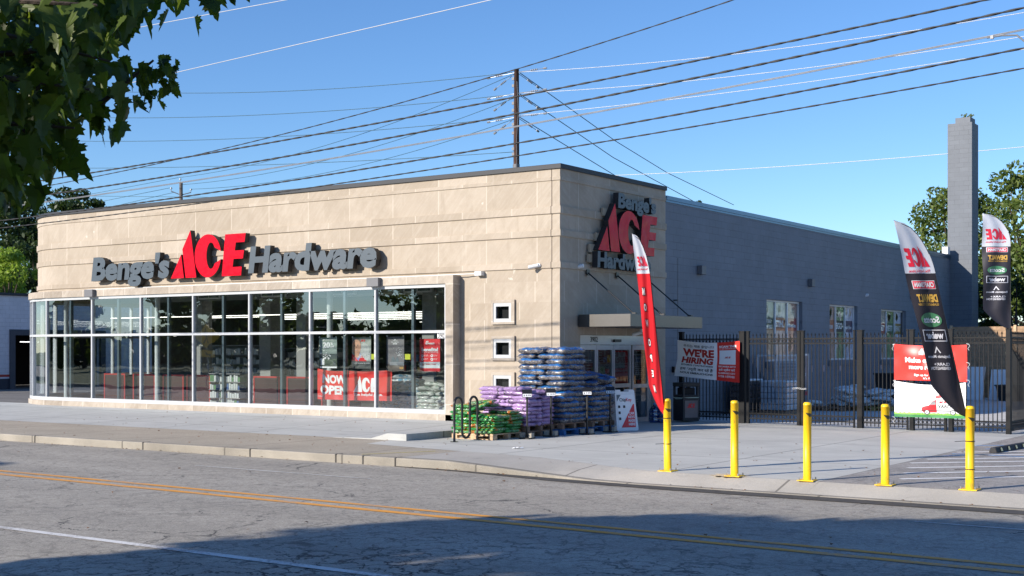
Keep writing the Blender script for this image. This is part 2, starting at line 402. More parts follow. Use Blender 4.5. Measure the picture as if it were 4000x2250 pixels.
CAPH = None
def text2d(s, x0, x1, y0, cap, off=.0, shear=0.0, ext=0.0, sp=1.0):
    """text scaled to run x0..x1 with baseline y0 and cap height cap -> verts(N,3), faces"""
    global CAPH
    if CAPH is None:
        v, _ = text_raw('H'); CAPH = v[:, 1].max() - v[:, 1].min()
    vs, fs = text_raw(s, off, ext, shear, sp)
    if len(vs) == 0: return np.zeros((0, 3)), []
    v = vs.copy(); a, b = v[:, 0].min(), v[:, 0].max()
    v[:, 0] = x0 + (v[:, 0] - a) / max(b - a, 1e-6) * (x1 - x0)
    v[:, 1] = y0 + v[:, 1] / CAPH * cap
    return v, fs
def text_on(s, x0, x1, y0, cap, fn, mi=0, mb=None, off=.0, shear=0.0, cut=None):
    """flat text mapped through fn(x,y)->3D, added to mb"""
    mb = mb or MB(); v, f = text2d(s, x0, x1, y0, cap, off, shear)
    if cut and len(f):
        v, f = gridcut(v, f, cut)
    mb.add([fn(p[0], p[1]) for p in v], f, mi); return mb
def gridcut(v, f, step):
    bm = bmesh.new(); vv = [bm.verts.new((p[0], p[1], 0)) for p in v]
    for q in f:
        try: bm.faces.new([vv[i] for i in q])
        except Exception: pass
    xs = [p[0] for p in v]; ys = [p[1] for p in v]
    for ax, lo, hi in ((0, min(xs), max(xs)), (1, min(ys), max(ys))):
        k = lo + step
        while k < hi:
            co = (k, 0, 0) if ax == 0 else (0, k, 0); no = (1, 0, 0) if ax == 0 else (0, 1, 0)
            bmesh.ops.bisect_plane(bm, geom=bm.verts[:] + bm.edges[:] + bm.faces[:], plane_co=co, plane_no=no); k += step
    bm.verts.index_update(); v2 = [tuple(x.co) for x in bm.verts]; f2 = [tuple(x.index for x in q.verts) for q in bm.faces]; bm.free()
    return v2, f2
def polyc(poly, step):
    v, f = gridcut([(p[0], p[1]) for p in poly], [tuple(range(len(poly)))], step); return v, f
def poly_on(poly, fn, mb, mi=0, cut=None):
    if cut: v, f = polyc(poly, cut)
    else: v, f = poly, [tuple(range(len(poly)))]
    mb.add([fn(p[0], p[1]) for p in v], f, mi); return mb
def rect(x0, y0, x1, y1): return [(x0, y0), (x1, y0), (x1, y1), (x0, y1)]
def ell(cx, cy, rx, ry, n=24): return [(cx + rx * math.cos(2 * math.pi * i / n), cy + ry * math.sin(2 * math.pi * i / n)) for i in range(n)]
# three-letter logo outlines in units of the tall letter's height
def logo_c():
    o = []
    a0, a1 = R(11), R(349)
    for i in range(33):
        t = a0 + (a1 - a0) * i / 32; o.append((1.13 + .395 * math.cos(t) - .0, .44 + .45 * math.sin(t)))
    inn = []
    for i in range(25):
        t = R(322) - (R(322) - R(38)) * i / 24; inn.append((1.225 + .135 * math.cos(t), .44 + .275 * math.sin(t)))
    # right arm ends are cut flat
    return o + inn
LOGO = {'A1': [(0, 0), (.404, 0), (.317, .50)], 'A2': [(.457, 0), (.785, 0), (.603, 1.0), (.357, .61)],
        'C': logo_c(), 'E': [(1.545, 0), (2.105, 0), (2.125, .18), (1.86, .18), (1.89, .345), (2.16, .345), (2.19, .515), (1.925, .515), (1.955, .68), (2.205, .68), (2.239, .86), (1.645, .86)]}
def logo_on(x0, y0, sx, sy, fn, mb, mi=0, cut=None):
    for k in ('A1', 'A2', 'C', 'E'):
        poly_on([(x0 + p[0] * sx, y0 + p[1] * sy) for p in LOGO[k]], fn, mb, mi, cut)
    return mb
# ================================================================== SETTING
def sheet(name, poly, m, kind='structure', z=None):
    mb = MB(); mb.add([(p[0], p[1], p[2] if len(p) > 2 else z) for p in poly], [tuple(range(len(poly)))])
    return struct(mb, name, m)
g = MB(); g.quad((-900, -900, -.24), (900, -900, -.24), (900, 900, -.24), (-900, 900, -.24)); struct(g, 'ground', M_GRASS)
sheet('road', [(-250, 6.5), (250, 6.5), (250, 17.62), (-250, 17.62)], M_ROAD, z=-.15)
sheet('road_gutter_seal', [(-14.6, 17.56), (-13.0, 17.42), (-11.0, 17.0), (-9, 16.86), (-2, 16.84), (80, 16.84), (80, 17.27), (-9.5, 17.27), (-13.5, 17.61), (-14.6, 17.61)], M_DARKLIP, z=-.142)
sheet('near_verge', [(-250, -200), (250, -200), (250, 6.3), (-250, 6.3)], M_GRASS, z=-.01)
n = MB(); n.box((-250, 6.3, -.2), (250, 6.5, 0)); struct(n, 'near_curb', M_CURB)
# raised pavement in front of the shop
xs = [-70, -45, -39, -30, -24, -19.2, -18.1, -17.65, -17.14]
fz = [.0, .0, .0, .0, .0, .0, .02, .14, .14]
mb = MB()
for i in range(len(xs) - 1):
    mb.quad((xs[i], 21.02, fz[i]), (xs[i + 1], 21.02, fz[i + 1]), (xs[i + 1], 26.2, .14), (xs[i], 26.2, .14))
mb.add([(-17.14, 21.02, -.05), (-17.14, 26.2, -.05), (-17.14, 26.2, .14), (-17.14, 21.02, .14)], [(0, 1, 2, 3)])
mb.add([(-19.2, 21.02, -.05), (-17.14, 21.02, -.05), (-17.14, 21.02, .14), (-17.65, 21.02, .14), (-18.1, 21.02, .02), (-19.2, 21.02, 0)], [(0, 1, 2, 3, 4, 5)])
struct(mb, 'raised_pavement', M_SLAB)
sheet('sidewalk', [(-70, 17.77), (-14.6, 17.77), (-14.6, 19.5), (-17.3, 19.95), (-17.6, 21.05), (-70, 21.05)], M_WALK, z=-.002)
TX = [-14.6, -13.5, -12.5, -11.5, -10.5, -9.7]; TYF = [17.6, 17.6, 17.5, 17.4, 17.3, 17.25]; TZ = [.004, .004, -.035, -.08, -.122, -.132]; TYB = [19.5, 19.33, 19.1, 18.7, 18.25, 17.95]
sheet('plaza', [(-17.6, 21.05), (-17.3, 19.95), (-14.6, 19.5), (-13.5, 19.33), (-12.5, 19.1), (-11.5, 18.7), (-10.5, 18.25), (-9.7, 17.95), (-6.95, 17.92), (-6.95, 31.0), (-17.6, 31.4)], M_PLAZA, z=0)
mb = MB()
for i in range(5): mb.quad((TX[i], TYF[i] + .16, TZ[i]), (TX[i + 1], TYF[i + 1] + .16, TZ[i + 1]), (TX[i + 1], TYB[i + 1], -.001), (TX[i], TYB[i], -.001))
mb.quad((-9.7, 17.41, -.132), (-6.95, 17.41, -.132), (-6.95, 17.92, -.001), (-9.7, 17.95, -.001)); mb.quad((-6.95, 17.41, -.132), (80, 17.41, -.132), (80, 17.92, -.004), (-6.95, 17.92, -.004))
struct(mb, 'driveway_apron', M_APRON)
c = MB(); prof = [(-200, 17.6, .004)] + list(zip(TX, TYF, TZ)) + [(80, 17.25, -.132)]
c.v = [q for (x, y, z) in prof for q in ((x, y, -.25), (x, y, z), (x, y + .17, z), (x, y + .17, -.25))]; c.f = [(4 * i + k, 4 * i + k + 1, 4 * i + k + 5, 4 * i + k + 4) for i in range(len(prof) - 1) for k in range(3)]; c.m = [0] * len(c.f)
co = struct(c, 'curb', M_CURB); bevel(co, .025, 3)
sheet('parking_lot', [(-6.95, 17.92), (90, 17.92), (90, 60), (-7.2, 60), (-6.95, 31.0)], M_LOT, z=-.003)
sheet('storage_yard_floor', [(-16.6, 31.3), (-6.95, 31.0), (-7.2, 60), (-16.6, 60)], M_YARD, z=-.001)
sheet('left_alley', [(-120, 21.0), (-38.0, 21.0), (-38.0, 60), (-120, 60)], M_ALLEY, z=-.02)
# worn joint lines of the curb
mb = MB()
for x in (-28.4, -24.9, -21.3, -18.2, -16.0, -15.35, -14.6):
    mb.box((x - .014, 17.592, -.15), (x + .014, 17.78, .007))
struct(mb, 'curb_joints', M_DARKLIP)
# road markings
def line(name, pts, wd, m, z=-.144):
    mb = MB(); vs = []; seg = []
    P = [Vector((p[0], p[1], 0)) for p in pts]; Q = []
    for a, b in zip(P[:-1], P[1:]):
        k = max(1, int((b - a).length / .6)); Q += [a.lerp(b, i / k) for i in range(k)]
    Q.append(P[-1])
    for i, q in enumerate(Q):
        d = (Q[min(i + 1, len(Q) - 1)] - Q[max(0, i - 1)]).normalized(); nn = Vector((-d.y, d.x, 0)); j = random.uniform(.9, 1.06)
        vs += [q + nn * wd * .5 * j, q - nn * wd * .5 * j]
    for v in vs: v.z = z
    mb.add(vs, [(2 * i, 2 * i + 1, 2 * i + 3, 2 * i + 2) for i in range(len(Q) - 1)]); return struct(mb, name, m)
line('centre_line', [(-60, 14.2), (-19.55, 13.16), (-2.9, 12.82), (40, 12.1)], .13, M_YEL_L)
line('centre_line', [(-60, 13.83), (-19.3, 12.8), (-2.9, 12.45), (40, 11.7)], .15, M_YEL_L)
line('edge_line', [(-60, 8.95), (-13.35, 8.97), (-7.67, 9.0), (40, 9.1)], .13, M_WHITE_L)
line('lane_line', [(-17.62, 15.71), (-13.46, 15.65)], .05, M_WHITE_L)
line('lane_line', [(-4.8, 15.45), (2, 15.4)], .05, M_WHITE_L)
for k in range(7):
    y = 18.95 + k * .92; x = -6.1 - min(k, 3) * .24
    line('parking_stripe', [(x, y), (x + 5, y + 4.9)], .12, M_WHITE_P, .001)
line('parking_stripe', [(-6.8, 24.08), (-4.6, 24.2), (0, 24.4)], .1, M_BLUE_L, .001)
line('parking_stripe', [(-7.0, 26.4), (-5.2, 28.0)], .1, M_BLUE_L, .001)
line('parking_stripe', [(-6.6, 25.6), (-4, 28.4)], .1, M_BLUE_L, .001)
line('utility_paint_mark', [(-15.6, 17.85), (-15.3, 18.5), (-14.95, 19.2)], .05, mat('faded_yellow_spray', (.6, .5, .12), .8, var=.5, vs=20), .003)

# ================================================================== SHOP BUILDING
X0 = -16.54; YF = 26.05
ARC = (-35.65, 29.35)
def path(r, yend=45.0, start=None, n=14, xs=X0, yr=31.4):
    """front line at ARC.y - r and quarter circle of radius r, listed from the right; returns pts and outward normals"""
    pts = []
    if start == 'side': pts += [(xs, yr), (xs, ARC[1] - r)]
    else: pts += [(start, ARC[1] - r)]
    k = pts[-1][0]; m = 16
    pts += [(k + (ARC[0] - k) * i / m, ARC[1] - r) for i in range(1, m + 1)]
    for i in range(1, n + 1):
        a = R(90) * i / n; pts.append((ARC[0] - r * math.sin(a), ARC[1] - r * math.cos(a)))
    pts.append((ARC[0] - r, yend)); return pts
def arclen(pts):
    s = [0]
    for a, b in zip(pts[:-1], pts[1:]): s.append(s[-1] + math.dist(a, b))
    return s
def sweep(mb, P, rows, offs_fn, uvrow=0, mi=0, s0=0.0):
    """P(off) -> path list; rows: (z0,z1,off,uvrow); adds faces between consecutive offsets too"""
    base = P(0); S = arclen(base)
    prof = []
    for z0, z1, off, uv in rows: prof += [(z0, off, uv, 0), (z1, off, uv, 1)]
    for (za, oa, ua, ka), (zb, ob, ub, kb) in zip(prof[:-1], prof[1:]):
        A = P(oa); B = P(ob)
        for i in range(len(A) - 1):
            mb.add([(A[i + 1][0], A[i + 1][1], za), (A[i][0], A[i][1], za), (B[i][0], B[i][1], zb), (B[i + 1][0], B[i + 1][1], zb)], [(0, 1, 2, 3)], mi)
            va = ua + (.02 if ka == 0 else .98); vb = ub + (.02 if kb == 0 else .98)
            if mb.uv is None: mb.uv = []
            mb.uv.append([(S[i + 1] + s0, va), (S[i] + s0, va), (S[i] + s0, vb), (S[i + 1] + s0, vb)])
def wallgrid(mb, u0, u1, zs, holes, fn, uv, us=(), depth=None, nfn=None, mi=0):
    """planar wall with rectangular holes; fn(u,z,d) -> 3D; uv(u,z)->uv; hole reveals of given depth"""
    U = sorted(set([u0, u1] + list(us) + [h[0] for h in holes] + [h[1] for h in holes])); Z = sorted(set(list(zs) + [h[2] for h in holes] + [h[3] for h in holes]))
    if mb.uv is None: mb.uv = []
    for a, b in zip(U[:-1], U[1:]):
        for c0, c1 in zip(Z[:-1], Z[1:]):
            cu, cz = (a + b) / 2, (c0 + c1) / 2
            if any(h[0] < cu < h[1] and h[2] < cz < h[3] for h in holes): continue
            mb.add([fn(a, c0, 0), fn(b, c0, 0), fn(b, c1, 0), fn(a, c1, 0)], [(0, 1, 2, 3)], mi); mb.uv.append([uv(a, c0, c1, 0), uv(b, c0, c1, 0), uv(b, c0, c1, 1), uv(a, c0, c1, 1)])
    if depth:
        for h in holes:
            for (a, b, c, d) in (((h[0], h[2]), (h[0], h[3])) + ((h[0], 0), (0, 0)),) if False else (((h[0], h[2]), (h[0], h[3]), 0, 0), ((h[0], h[3]), (h[1], h[3]), 0, 0), ((h[1], h[3]), (h[1], h[2]), 0, 0), ((h[1], h[2]), (h[0], h[2]), 0, 0)):
                mb.add([fn(a[0], a[1], 0), fn(b[0], b[1], 0), fn(b[0], b[1], depth), fn(a[0], a[1], depth)], [(0, 1, 2, 3)], mi)
                mb.uv.append([(a[0], .3), (b[0], .6), (b[0] + .1, .6), (a[0] + .1, .3)])
B = thing('store_building', 'hardware shop with limestone front, curved glass corner and slate side wall', 'building', (-27, 40, 0))
# upper stone front with projecting courses
def PP(off): return path(3.3 + off, 45.0, 'side', xs=X0 + off)
mb = MB()
rows = [(3.55, 3.84, 0, -1), (3.86, 4.00, .04, 0), (4.005, 4.60, 0, 1), (4.62, 4.77, .04, 2), (4.775, 5.14, 0, 3), (5.16, 5.33, .04, 4), (5.335, 5.94, 0, 5), (5.95, 6.03, .025, 6), (6.035, 6.23, 0.008, 7)]
sweep(mb, PP, rows, None)
mb.build('stone_front', M_STONE, B)
mb = MB()
sweep(mb, PP, [(6.215, 6.225, .0, 0), (6.225, 6.325, .055, 0), (6.335, 6.335, .05, 0), (6.335, 6.335, -.35, 0)], None); mb.uv = None
mb.build('roof_flashing', M_FLASH, B)
mb = MB(); mb.add([(-16.9, 58.2, 6.0), (-16.9, 26.4, 6.0), (-35.6, 26.4, 6.0), (-38.6, 29.4, 6.0), (-38.6, 58.2, 6.0)], [(0, 1, 2, 3, 4)])
mb.build('roof', mat('roof_membrane', (.2, .2, .2), .9), B)
# lower wall right of the glazed bay, with the small square window openings
ZR = [-.1, .6, 1.15, 1.7, 2.1, 2.63, 3.05, 3.55]
def zuv(u, z, k):
    i = max([j for j in range(len(ZR)) if ZR[j] <= z + 1e-4]); return i
def uvfront(a, c0, c1, top):
    i = zuv(a, c0, 0); lo, hi = ZR[i], ZR[min(i + 1, len(ZR) - 1)]
    z = c1 if top else c0; return (-a * 1.0 + .3 * (i % 2), -2 - (len(ZR) - i) + min(.98, max(.02, (z - lo) / max(hi - lo, .01))))
SWIN = [(-18.40, -17.97, zc - .18, zc + .18) for zc in (2.815, 1.93, 1.045)]
mb = MB(); wallgrid(mb, -19.9, X0, ZR, SWIN, lambda u, z, d: (u, YF + d, z), uvfront, depth=.12); mb.build('front_wall', M_STONE, B)
mb = MB(); mb.box((-16.777, YF - .002, -.1), (-16.757, YF + .02, 3.84))
for z0, z1, o in ((3.84, 4.005, .04), (4.005, 4.61, 0), (4.61, 4.775, .04), (4.775, 5.15, 0), (5.15, 5.335, .04), (5.335, 5.945, 0), (5.945, 6.033, .025), (6.033, 6.22, .008)): mb.box((-16.777, YF - o - .002, z0), (-16.757, YF + .01, z1))
mb.build('corner_joint', mat('joint_dark', (.08, .06, .045), .9), B)
# side stone wall with the entrance opening
DOOR = (26.98, 30.71, -.1, 2.27)
mb = MB(); wallgrid(mb, YF, 31.4, ZR, [DOOR], lambda u, z, d: (X0 - d, u, z), lambda a, c0, c1, t_: (uvfront(a, c0, c1, t_)[0], uvfront(a, c0, c1, t_)[1]), depth=.1); mb.build('entrance_wall', M_STONE, B)
# slate painted block wall
GW = [(38.2, 41.15, 1.53, 3.50), (43.65, 46.45, 1.54, 3.50), (49.08, 52.1, 1.53, 3.47)]
mb = MB(); wallgrid(mb, 31.4, 60.0, [-.1, 6.0], GW, lambda u, z, d: (X0 - d, u, z), lambda a, c0, c1, t_: (a, (c1 if t_ else c0)), us=[31.4 + i for i in range(1, 28)], depth=.2)
mb.build('block_wall', M_BLOCK, B)
mb = MB()
mb.box((X0 - .3, 31.42, 5.99), (X0 + .04, 58.24, 6.10)); mb.box((X0 - .002, 31.4, 5.93), (X0 + .02, 58.24, 5.985))
mb.build('side_flashing', M_FLASHB, B)
for a in GW: mb = MB(); mb.box((X0 - .02, a[0] - .12, a[2] - .2), (X0 + .045, a[1] + .12, a[2] - .004)); mb.build('window_sill', M_BLOCK, B)
mb = MB(); mb.quad((-38.95, 45, 0), (-38.95, 45, 6.2), (-38.95, 60, 6.2), (-38.95, 60, 0)); mb.quad((-38.95, 60, 0), (-38.95, 60, 6.1), (X0, 60, 6.1), (X0, 60, 0))
mb.quad((-38.95, 32.6, -.1), (-38.95, 32.6, 3.6), (-38.95, 45, 3.6), (-38.95, 45, -.1))
mb.build('rear_wall', M_BLOCK, B)
# lintel and base of the glazed bay
def PB(off): return path(3.6 + off, 45.0, -19.5)
mb = MB(); sweep(mb, PB, [(3.56, 3.56, -.3, 0), (3.56, 3.56, 0, 0), (3.575, 3.74, .0, 0), (3.765, 3.765, -.015, 0), (3.77, 3.77, -.32, 0)], None)
for z0, z1 in ((3.56, 3.765),):
    mb.add([(-19.5, 25.75, z0), (-19.5, 26.06, z0), (-19.5, 26.06, z1), (-19.5, 25.75, z1)], [(0, 1, 2, 3)]); mb.uv.append([(0, .1), (.3, .1), (.3, .9), (0, .9)])
mb.build('bay_lintel', M_STONE2, B)
mb = MB(); sweep(mb, PB, [(-.1, -.1, 0, 0), (-.1, .275, 0, 0), (.285, .285, -.01, 0), (.285, .285, -.3, 0)], None); mb.build('bay_base', M_STONE2, B)
mb = MB(); mb.uv = []
for z0, z1 in ((-.1, .9), (.9, 1.8), (1.8, 2.7), (2.7, 3.559)):
    for q in ([(-19.74, 25.75), (-19.5, 25.75)], [(-19.5, 25.75), (-19.5, 26.06)], [(-19.74, 26.2), (-19.74, 25.75)]):
        a, b = q; mb.add([(a[0], a[1], z0), (b[0], b[1], z0), (b[0], b[1], z1), (a[0], a[1], z1)], [(0, 1, 2, 3)]); mb.uv.append([(0, z0 - .5), (.2, z0 - .5), (.2, z1 - .55), (0, z1 - .55)])
mb.build('bay_pillar', M_STONE2, B)
# glazing
def gp(s_, r=3.5):
    """position on the glass line: s_ = X while straight, ('a',deg) on the curve, ('w',Y) on the west side"""
    if isinstance(s_, tuple):
        if s_[0] == 'a': a = R(s_[1]); return Vector((ARC[0] - r * math.sin(a), ARC[1] - r * math.cos(a), 0)), Vector((-math.sin(a), -math.cos(a), 0))
        return Vector((ARC[0] - r, s_[1], 0)), Vector((-1, 0, 0))
    return Vector((s_, ARC[1] - r, 0)), Vector((0, -1, 0))
MW = [-19.78, -22.09, -24.41, -26.73, -29.04, -31.35, -33.64, ('a', 4.6)] + [('a', x) for x in (22.3, 35, 48, 61, 74, 87)] + [('w', y) for y in (30.1, 30.95, 31.8, 32.6)]
Z0g, Z1g, Z2g = .285, 2.36, 3.56
fr = MB(); W_ = .052
for s_ in MW:
    p, nrm = gp(s_); tg = Vector((-nrm.y, nrm.x, 0)); hw = W_ / 2
    a = p + nrm * .05; b = p - nrm * .08
    q = [a + tg * hw, a - tg * hw, b - tg * hw, b + tg * hw]
    fr.add([(v.x, v.y, z) for z in (Z0g, Z2g) for v in q], [(0, 1, 5, 4), (1, 2, 6, 5), (2, 3, 7, 6), (3, 0, 4, 7)])
for a_, b_ in zip(MW[:-1], MW[1:]):
    pa, na = gp(a_); pb, nb = gp(b_)
    for z0, z1 in ((Z0g, .395), (2.325, 2.395), (3.475, Z2g)):
        q = [pa + na * .053, pb + nb * .053, pb - nb * .07, pa - na * .07]
        fr.add([(v.x, v.y, z) for z in (z0, z1) for v in q], [(0, 1, 5, 4), (2, 3, 7, 6), (0, 3, 2, 1), (4, 5, 6, 7)])
fr.build('storefront_frame', M_ALU, B, fixn=True)
for x in (-20.88, -23.21, -25.53, -27.84, -30.17, -32.45, -34.77): mb = MB(); mb.box((x - .04, 25.86, .395), (x + .04, 25.95, 3.475)); mb.build('dark_mullion', M_DARKFR, B)
for a_, b_ in zip(MW[:-1], MW[1:]):
    pa, na = gp(a_); pb, nb = gp(b_)
    for z0, z1 in ((.39, 2.33), (2.39, 3.48)):
        mb = MB(); mb.quad((pa.x, pa.y, z0), (pb.x, pb.y, z0), (pb.x, pb.y, z1), (pa.x, pa.y, z1)); mb.build('window_pane', M_GLASS, B)
# small square windows
for (a, b, z0, z1) in SWIN:
    f = MB(); yo, yi = YF - .055, YF - .002
    o = (a - .11, b + .15, z0 - .11, z1 + .13)
    for q in ((o[0], o[1], z1 + .055, o[3]), (o[0], o[1], o[2], z0 - .055), (o[0], a - .055, z0 - .055, z1 + .055), (b + .055, o[1], z0 - .055, z1 + .055)): f.box((q[0], yo, q[2]), (q[1], yi, q[3]))
    f.uv = [[(0, 0), (.3, 0), (.3, .3), (0, .3)]] * len(f.f)
    w_ = f.build('window_surround', M_STONE2, B)
    f = MB()
    for q in ((a - .055, b + .055, z1 - .03, z1 + .055), (a - .055, b + .055, z0 - .055, z0 + .03), (a - .055, a + .02, z0 + .03, z1 - .03), (b - .02, b + .055, z0 + .03, z1 - .03)): f.box((q[0], YF - .04, q[2]), (q[1], YF + .02, q[3]))
    f.build('square_window', M_ALU, B)
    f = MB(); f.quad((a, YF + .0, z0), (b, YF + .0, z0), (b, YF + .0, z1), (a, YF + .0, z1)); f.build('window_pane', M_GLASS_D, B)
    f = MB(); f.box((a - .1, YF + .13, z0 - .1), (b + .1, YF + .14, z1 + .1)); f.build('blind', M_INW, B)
# interior
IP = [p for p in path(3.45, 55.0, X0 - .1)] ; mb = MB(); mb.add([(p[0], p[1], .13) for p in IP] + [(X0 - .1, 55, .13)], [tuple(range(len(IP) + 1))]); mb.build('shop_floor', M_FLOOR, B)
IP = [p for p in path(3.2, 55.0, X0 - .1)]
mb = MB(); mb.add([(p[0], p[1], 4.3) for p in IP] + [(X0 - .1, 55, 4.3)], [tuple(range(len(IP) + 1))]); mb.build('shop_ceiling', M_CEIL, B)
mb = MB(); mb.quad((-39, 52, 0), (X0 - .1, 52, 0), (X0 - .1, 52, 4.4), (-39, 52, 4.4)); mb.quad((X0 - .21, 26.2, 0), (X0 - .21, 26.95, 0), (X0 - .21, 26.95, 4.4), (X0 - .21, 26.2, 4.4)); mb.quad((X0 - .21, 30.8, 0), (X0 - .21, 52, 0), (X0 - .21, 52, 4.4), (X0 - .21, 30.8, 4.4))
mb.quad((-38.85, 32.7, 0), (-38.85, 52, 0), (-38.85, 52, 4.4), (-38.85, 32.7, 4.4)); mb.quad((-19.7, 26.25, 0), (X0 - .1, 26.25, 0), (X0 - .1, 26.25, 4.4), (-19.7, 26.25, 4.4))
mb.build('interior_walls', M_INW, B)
for (x, y, r_) in ((-35.9, 26.55, .075), (-31.4, 26.5, .08), (-24.4, 26.6, .085)):
    mb = MB(); mb.tube([(x, y, .13), (x, y, 4.3)], r_, 16); mb.build('round_column', M_COLW, B, smooth=True)
for (px, y, hw) in ((-32.4, 29.2, .22), (-31.1, 31.0, .26), (-27.9, 29.3, .19), (-22.3, 28.6, .25), (-21.6, 30.6, .2)):
    mb = MB(); mb.box((px - hw, y - hw, .13), (px + hw, y + hw, 4.3)); mb.build('square_column', mat('interior_column', (.28, .28, .28), .7, var=.06), B)
for i, y in enumerate((29.6, 32, 34.4, 37, 40, 43.5, 47)):
    mb = MB(); mb.box((-37.5 + 1.7 * (i % 3), y - .03, 3.0 + .03 * i), (-17.3, y + .03, 3.022 + .03 * i)); st = mb.build('light_strip', M_LAMP, B)
mb = MB(); mb.tube([(-37, 28.6, 3.78), (-17.5, 28.6, 3.78)], .32, 20); mb.build('air_duct', M_DUCT, B, smooth=True)
for x in (-31, -28.2, -25.4, -22.6, -19.8):
    mb = MB(); mb.box((x - .5, 28.2, 3.5), (x + .5, 28.3, 3.75)); v = mb.build('duct_vent', M_PLWHITE, B)
    mb = MB(); mb.box((x - .45, 28.19, 3.54), (x - .02, 28.2, 3.71)); mb.box((x + .02, 28.19, 3.54), (x + .45, 28.2, 3.71)); mb.build('vent_grille', M_DARKFR, B)
# wall-mounted box lights and conduit over the bay
for x in (-33.57, -22.03):
    mb = MB(); mb.box((x - .2, 25.62, 3.54), (x + .2, 25.745, 3.77)); bevel(mb.build('box_light', M_GREYBOX, B), .01)
mb = MB(); mb.tube([(-34, 25.9, 3.785), (-19.3, 25.9, 3.785), (-18.9, 25.97, 3.79)], .011, 6); mb.box((-18.95, 25.9, 3.74), (-18.75, 26.05, 3.84)); mb.build('conduit', M_PLWHITE, B)
# canopy
mb = MB(); mb.box((X0 + .045, 26.82, 2.455), (-15.05, 30.62, 2.755))
cn = mb.build('entrance_canopy', mat('canopy_bronze', (.105, .10, .095), .36, .75, var=.06), B); bevel(cn, .006)
for y in (27.26, 28.71, 30.2):
    mb = MB(); mb.tube([(X0 + .06, y, 3.785), (-15.2, y, 2.76)], .018, 8); mb.box((X0 + .042, y - .075, 3.72), (X0 + .06, y + .075, 3.87)); mb.box((-15.24, y - .05, 2.757), (-15.14, y + .05, 2.80)); mb.build('canopy_rod', M_BLACK, B)
# entrance doors
mb = MB(); XD = X0 - .10
mb.box((XD - .05, 26.98, 2.03), (XD + .05, 30.71, 2.265)); mb.box((XD - .05, 26.98, 0), (XD + .05, 27.06, 2.03)); mb.box((XD - .05, 30.6, 0), (XD + .05, 30.71, 2.03))
mb.build('entrance_frame', M_SILV, B)
for y0, y1, rail in ((27.07, 27.86, None), (27.87, 28.71, .98), (28.72, 29.62, .98), (29.7, 30.59, .95)):
    mb = MB(); t_ = .07
    mb.box((XD - .02, y0, .0), (XD + .03, y0 + t_, 2.02)); mb.box((XD - .02, y1 - t_, 0), (XD + .03, y1, 2.02)); mb.box((XD - .02, y0 + t_, 1.9), (XD + .03, y1 - t_, 2.02)); mb.box((XD - .02, y0 + t_, 0), (XD + .03, y1 - t_, .12))
    if rail: mb.box((XD - .02, y0 + t_, rail - .05), (XD + .03, y1 - t_, rail + .05))
    d = mb.build('entrance_door', M_SILV, B)
    mb = MB(); mb.quad((XD, y0 + t_, .12), (XD, y1 - t_, .12), (XD, y1 - t_, 1.9), (XD, y0 + t_, 1.9)); mb.build('door_glass', M_GLASS_D, d)
mb = MB(); mb.box((XD + .051, 28.66, 2.1), (XD + .1, 29.0, 2.17)); mb.build('door_sensor', M_BLACK, B)
E = lambda u, z: (XD + .054, u, z)
mb = text_on('3902', 27.53, 27.89, 2.1, .12, E, off=.02); mb.build('house_number', M_BLKP, B)
# poster films inside the doors; the red one paints the hiring banner's reflection
F = lambda u, z: (XD - .03, u, z)
mb = MB(); poly_on(rect(28.8, 1.0, 29.55, 1.88), F, mb, 0)
F2 = lambda u, z: (XD - .026, u, z)
poly_on(rect(28.86, 1.42, 29.4, 1.84), F2, mb, 1)
F3 = lambda u, z: (XD - .022, u, z)
text_on('ESCANEA ESTO', 28.86, 29.5, 1.33, .045, F3, 1, mb, .02); text_on('NUMÉRISEZ CECI', 28.86, 29.5, 1.1, .04, F3, 1, mb, .02)
mb.build('banner_reflection', [M_REDP, M_GRYP], B)
mb = MB()
text_on("Benge's ACE Hardware", 29.83, 30.4, 1.76, .035, F3, 0, mb, .02); text_on('HOURS', 30.0, 30.25, 1.66, .035, F3, 0, mb, .02)
for k in range(9): text_on('8:00 am - 8:00 pm', 29.95, 30.3, 1.56 - k * .055, .028, F3, 0, mb, .01)
text_on('Benge', 27.2, 27.7, 1.62, .05, F3, 0, mb, .02)
for k in range(5): text_on('8:00 - 8:00', 27.25, 27.65, 1.5 - k * .07, .03, F3, 0, mb, .01)
mb.build('door_lettering', M_WHITE, B)
mb = MB(); poly_on(rect(29.78, .12, 30.52, .9), F, mb, 0); poly_on(ell(30.3, .38, .16, .2), F2, mb, 1); poly_on(rect(29.85, .14, 30.06, .5), F2, mb, 2)
text_on('Blue', 29.9, 30.2, .8, .07, F3, 3, mb, .03); text_on('Rhino', 29.88, 30.24, .69, .07, F3, 3, mb, .03); text_on('Propane', 29.82, 30.1, .58, .04, F3, 3, mb, .02); text_on('Exchange', 29.82, 30.1, .52, .04, F3, 3, mb, .02); text_on('& Refill', 29.82, 30.02, .46, .04, F3, 3, mb, .02)
mb.build('propane_poster', [mat('poster_bluegrey', (.3, .36, .45), .5), mat('poster_pale', (.5, .53, .58), .5), mat('poster_navy', (.03, .06, .14), .5), M_WHITE], B)
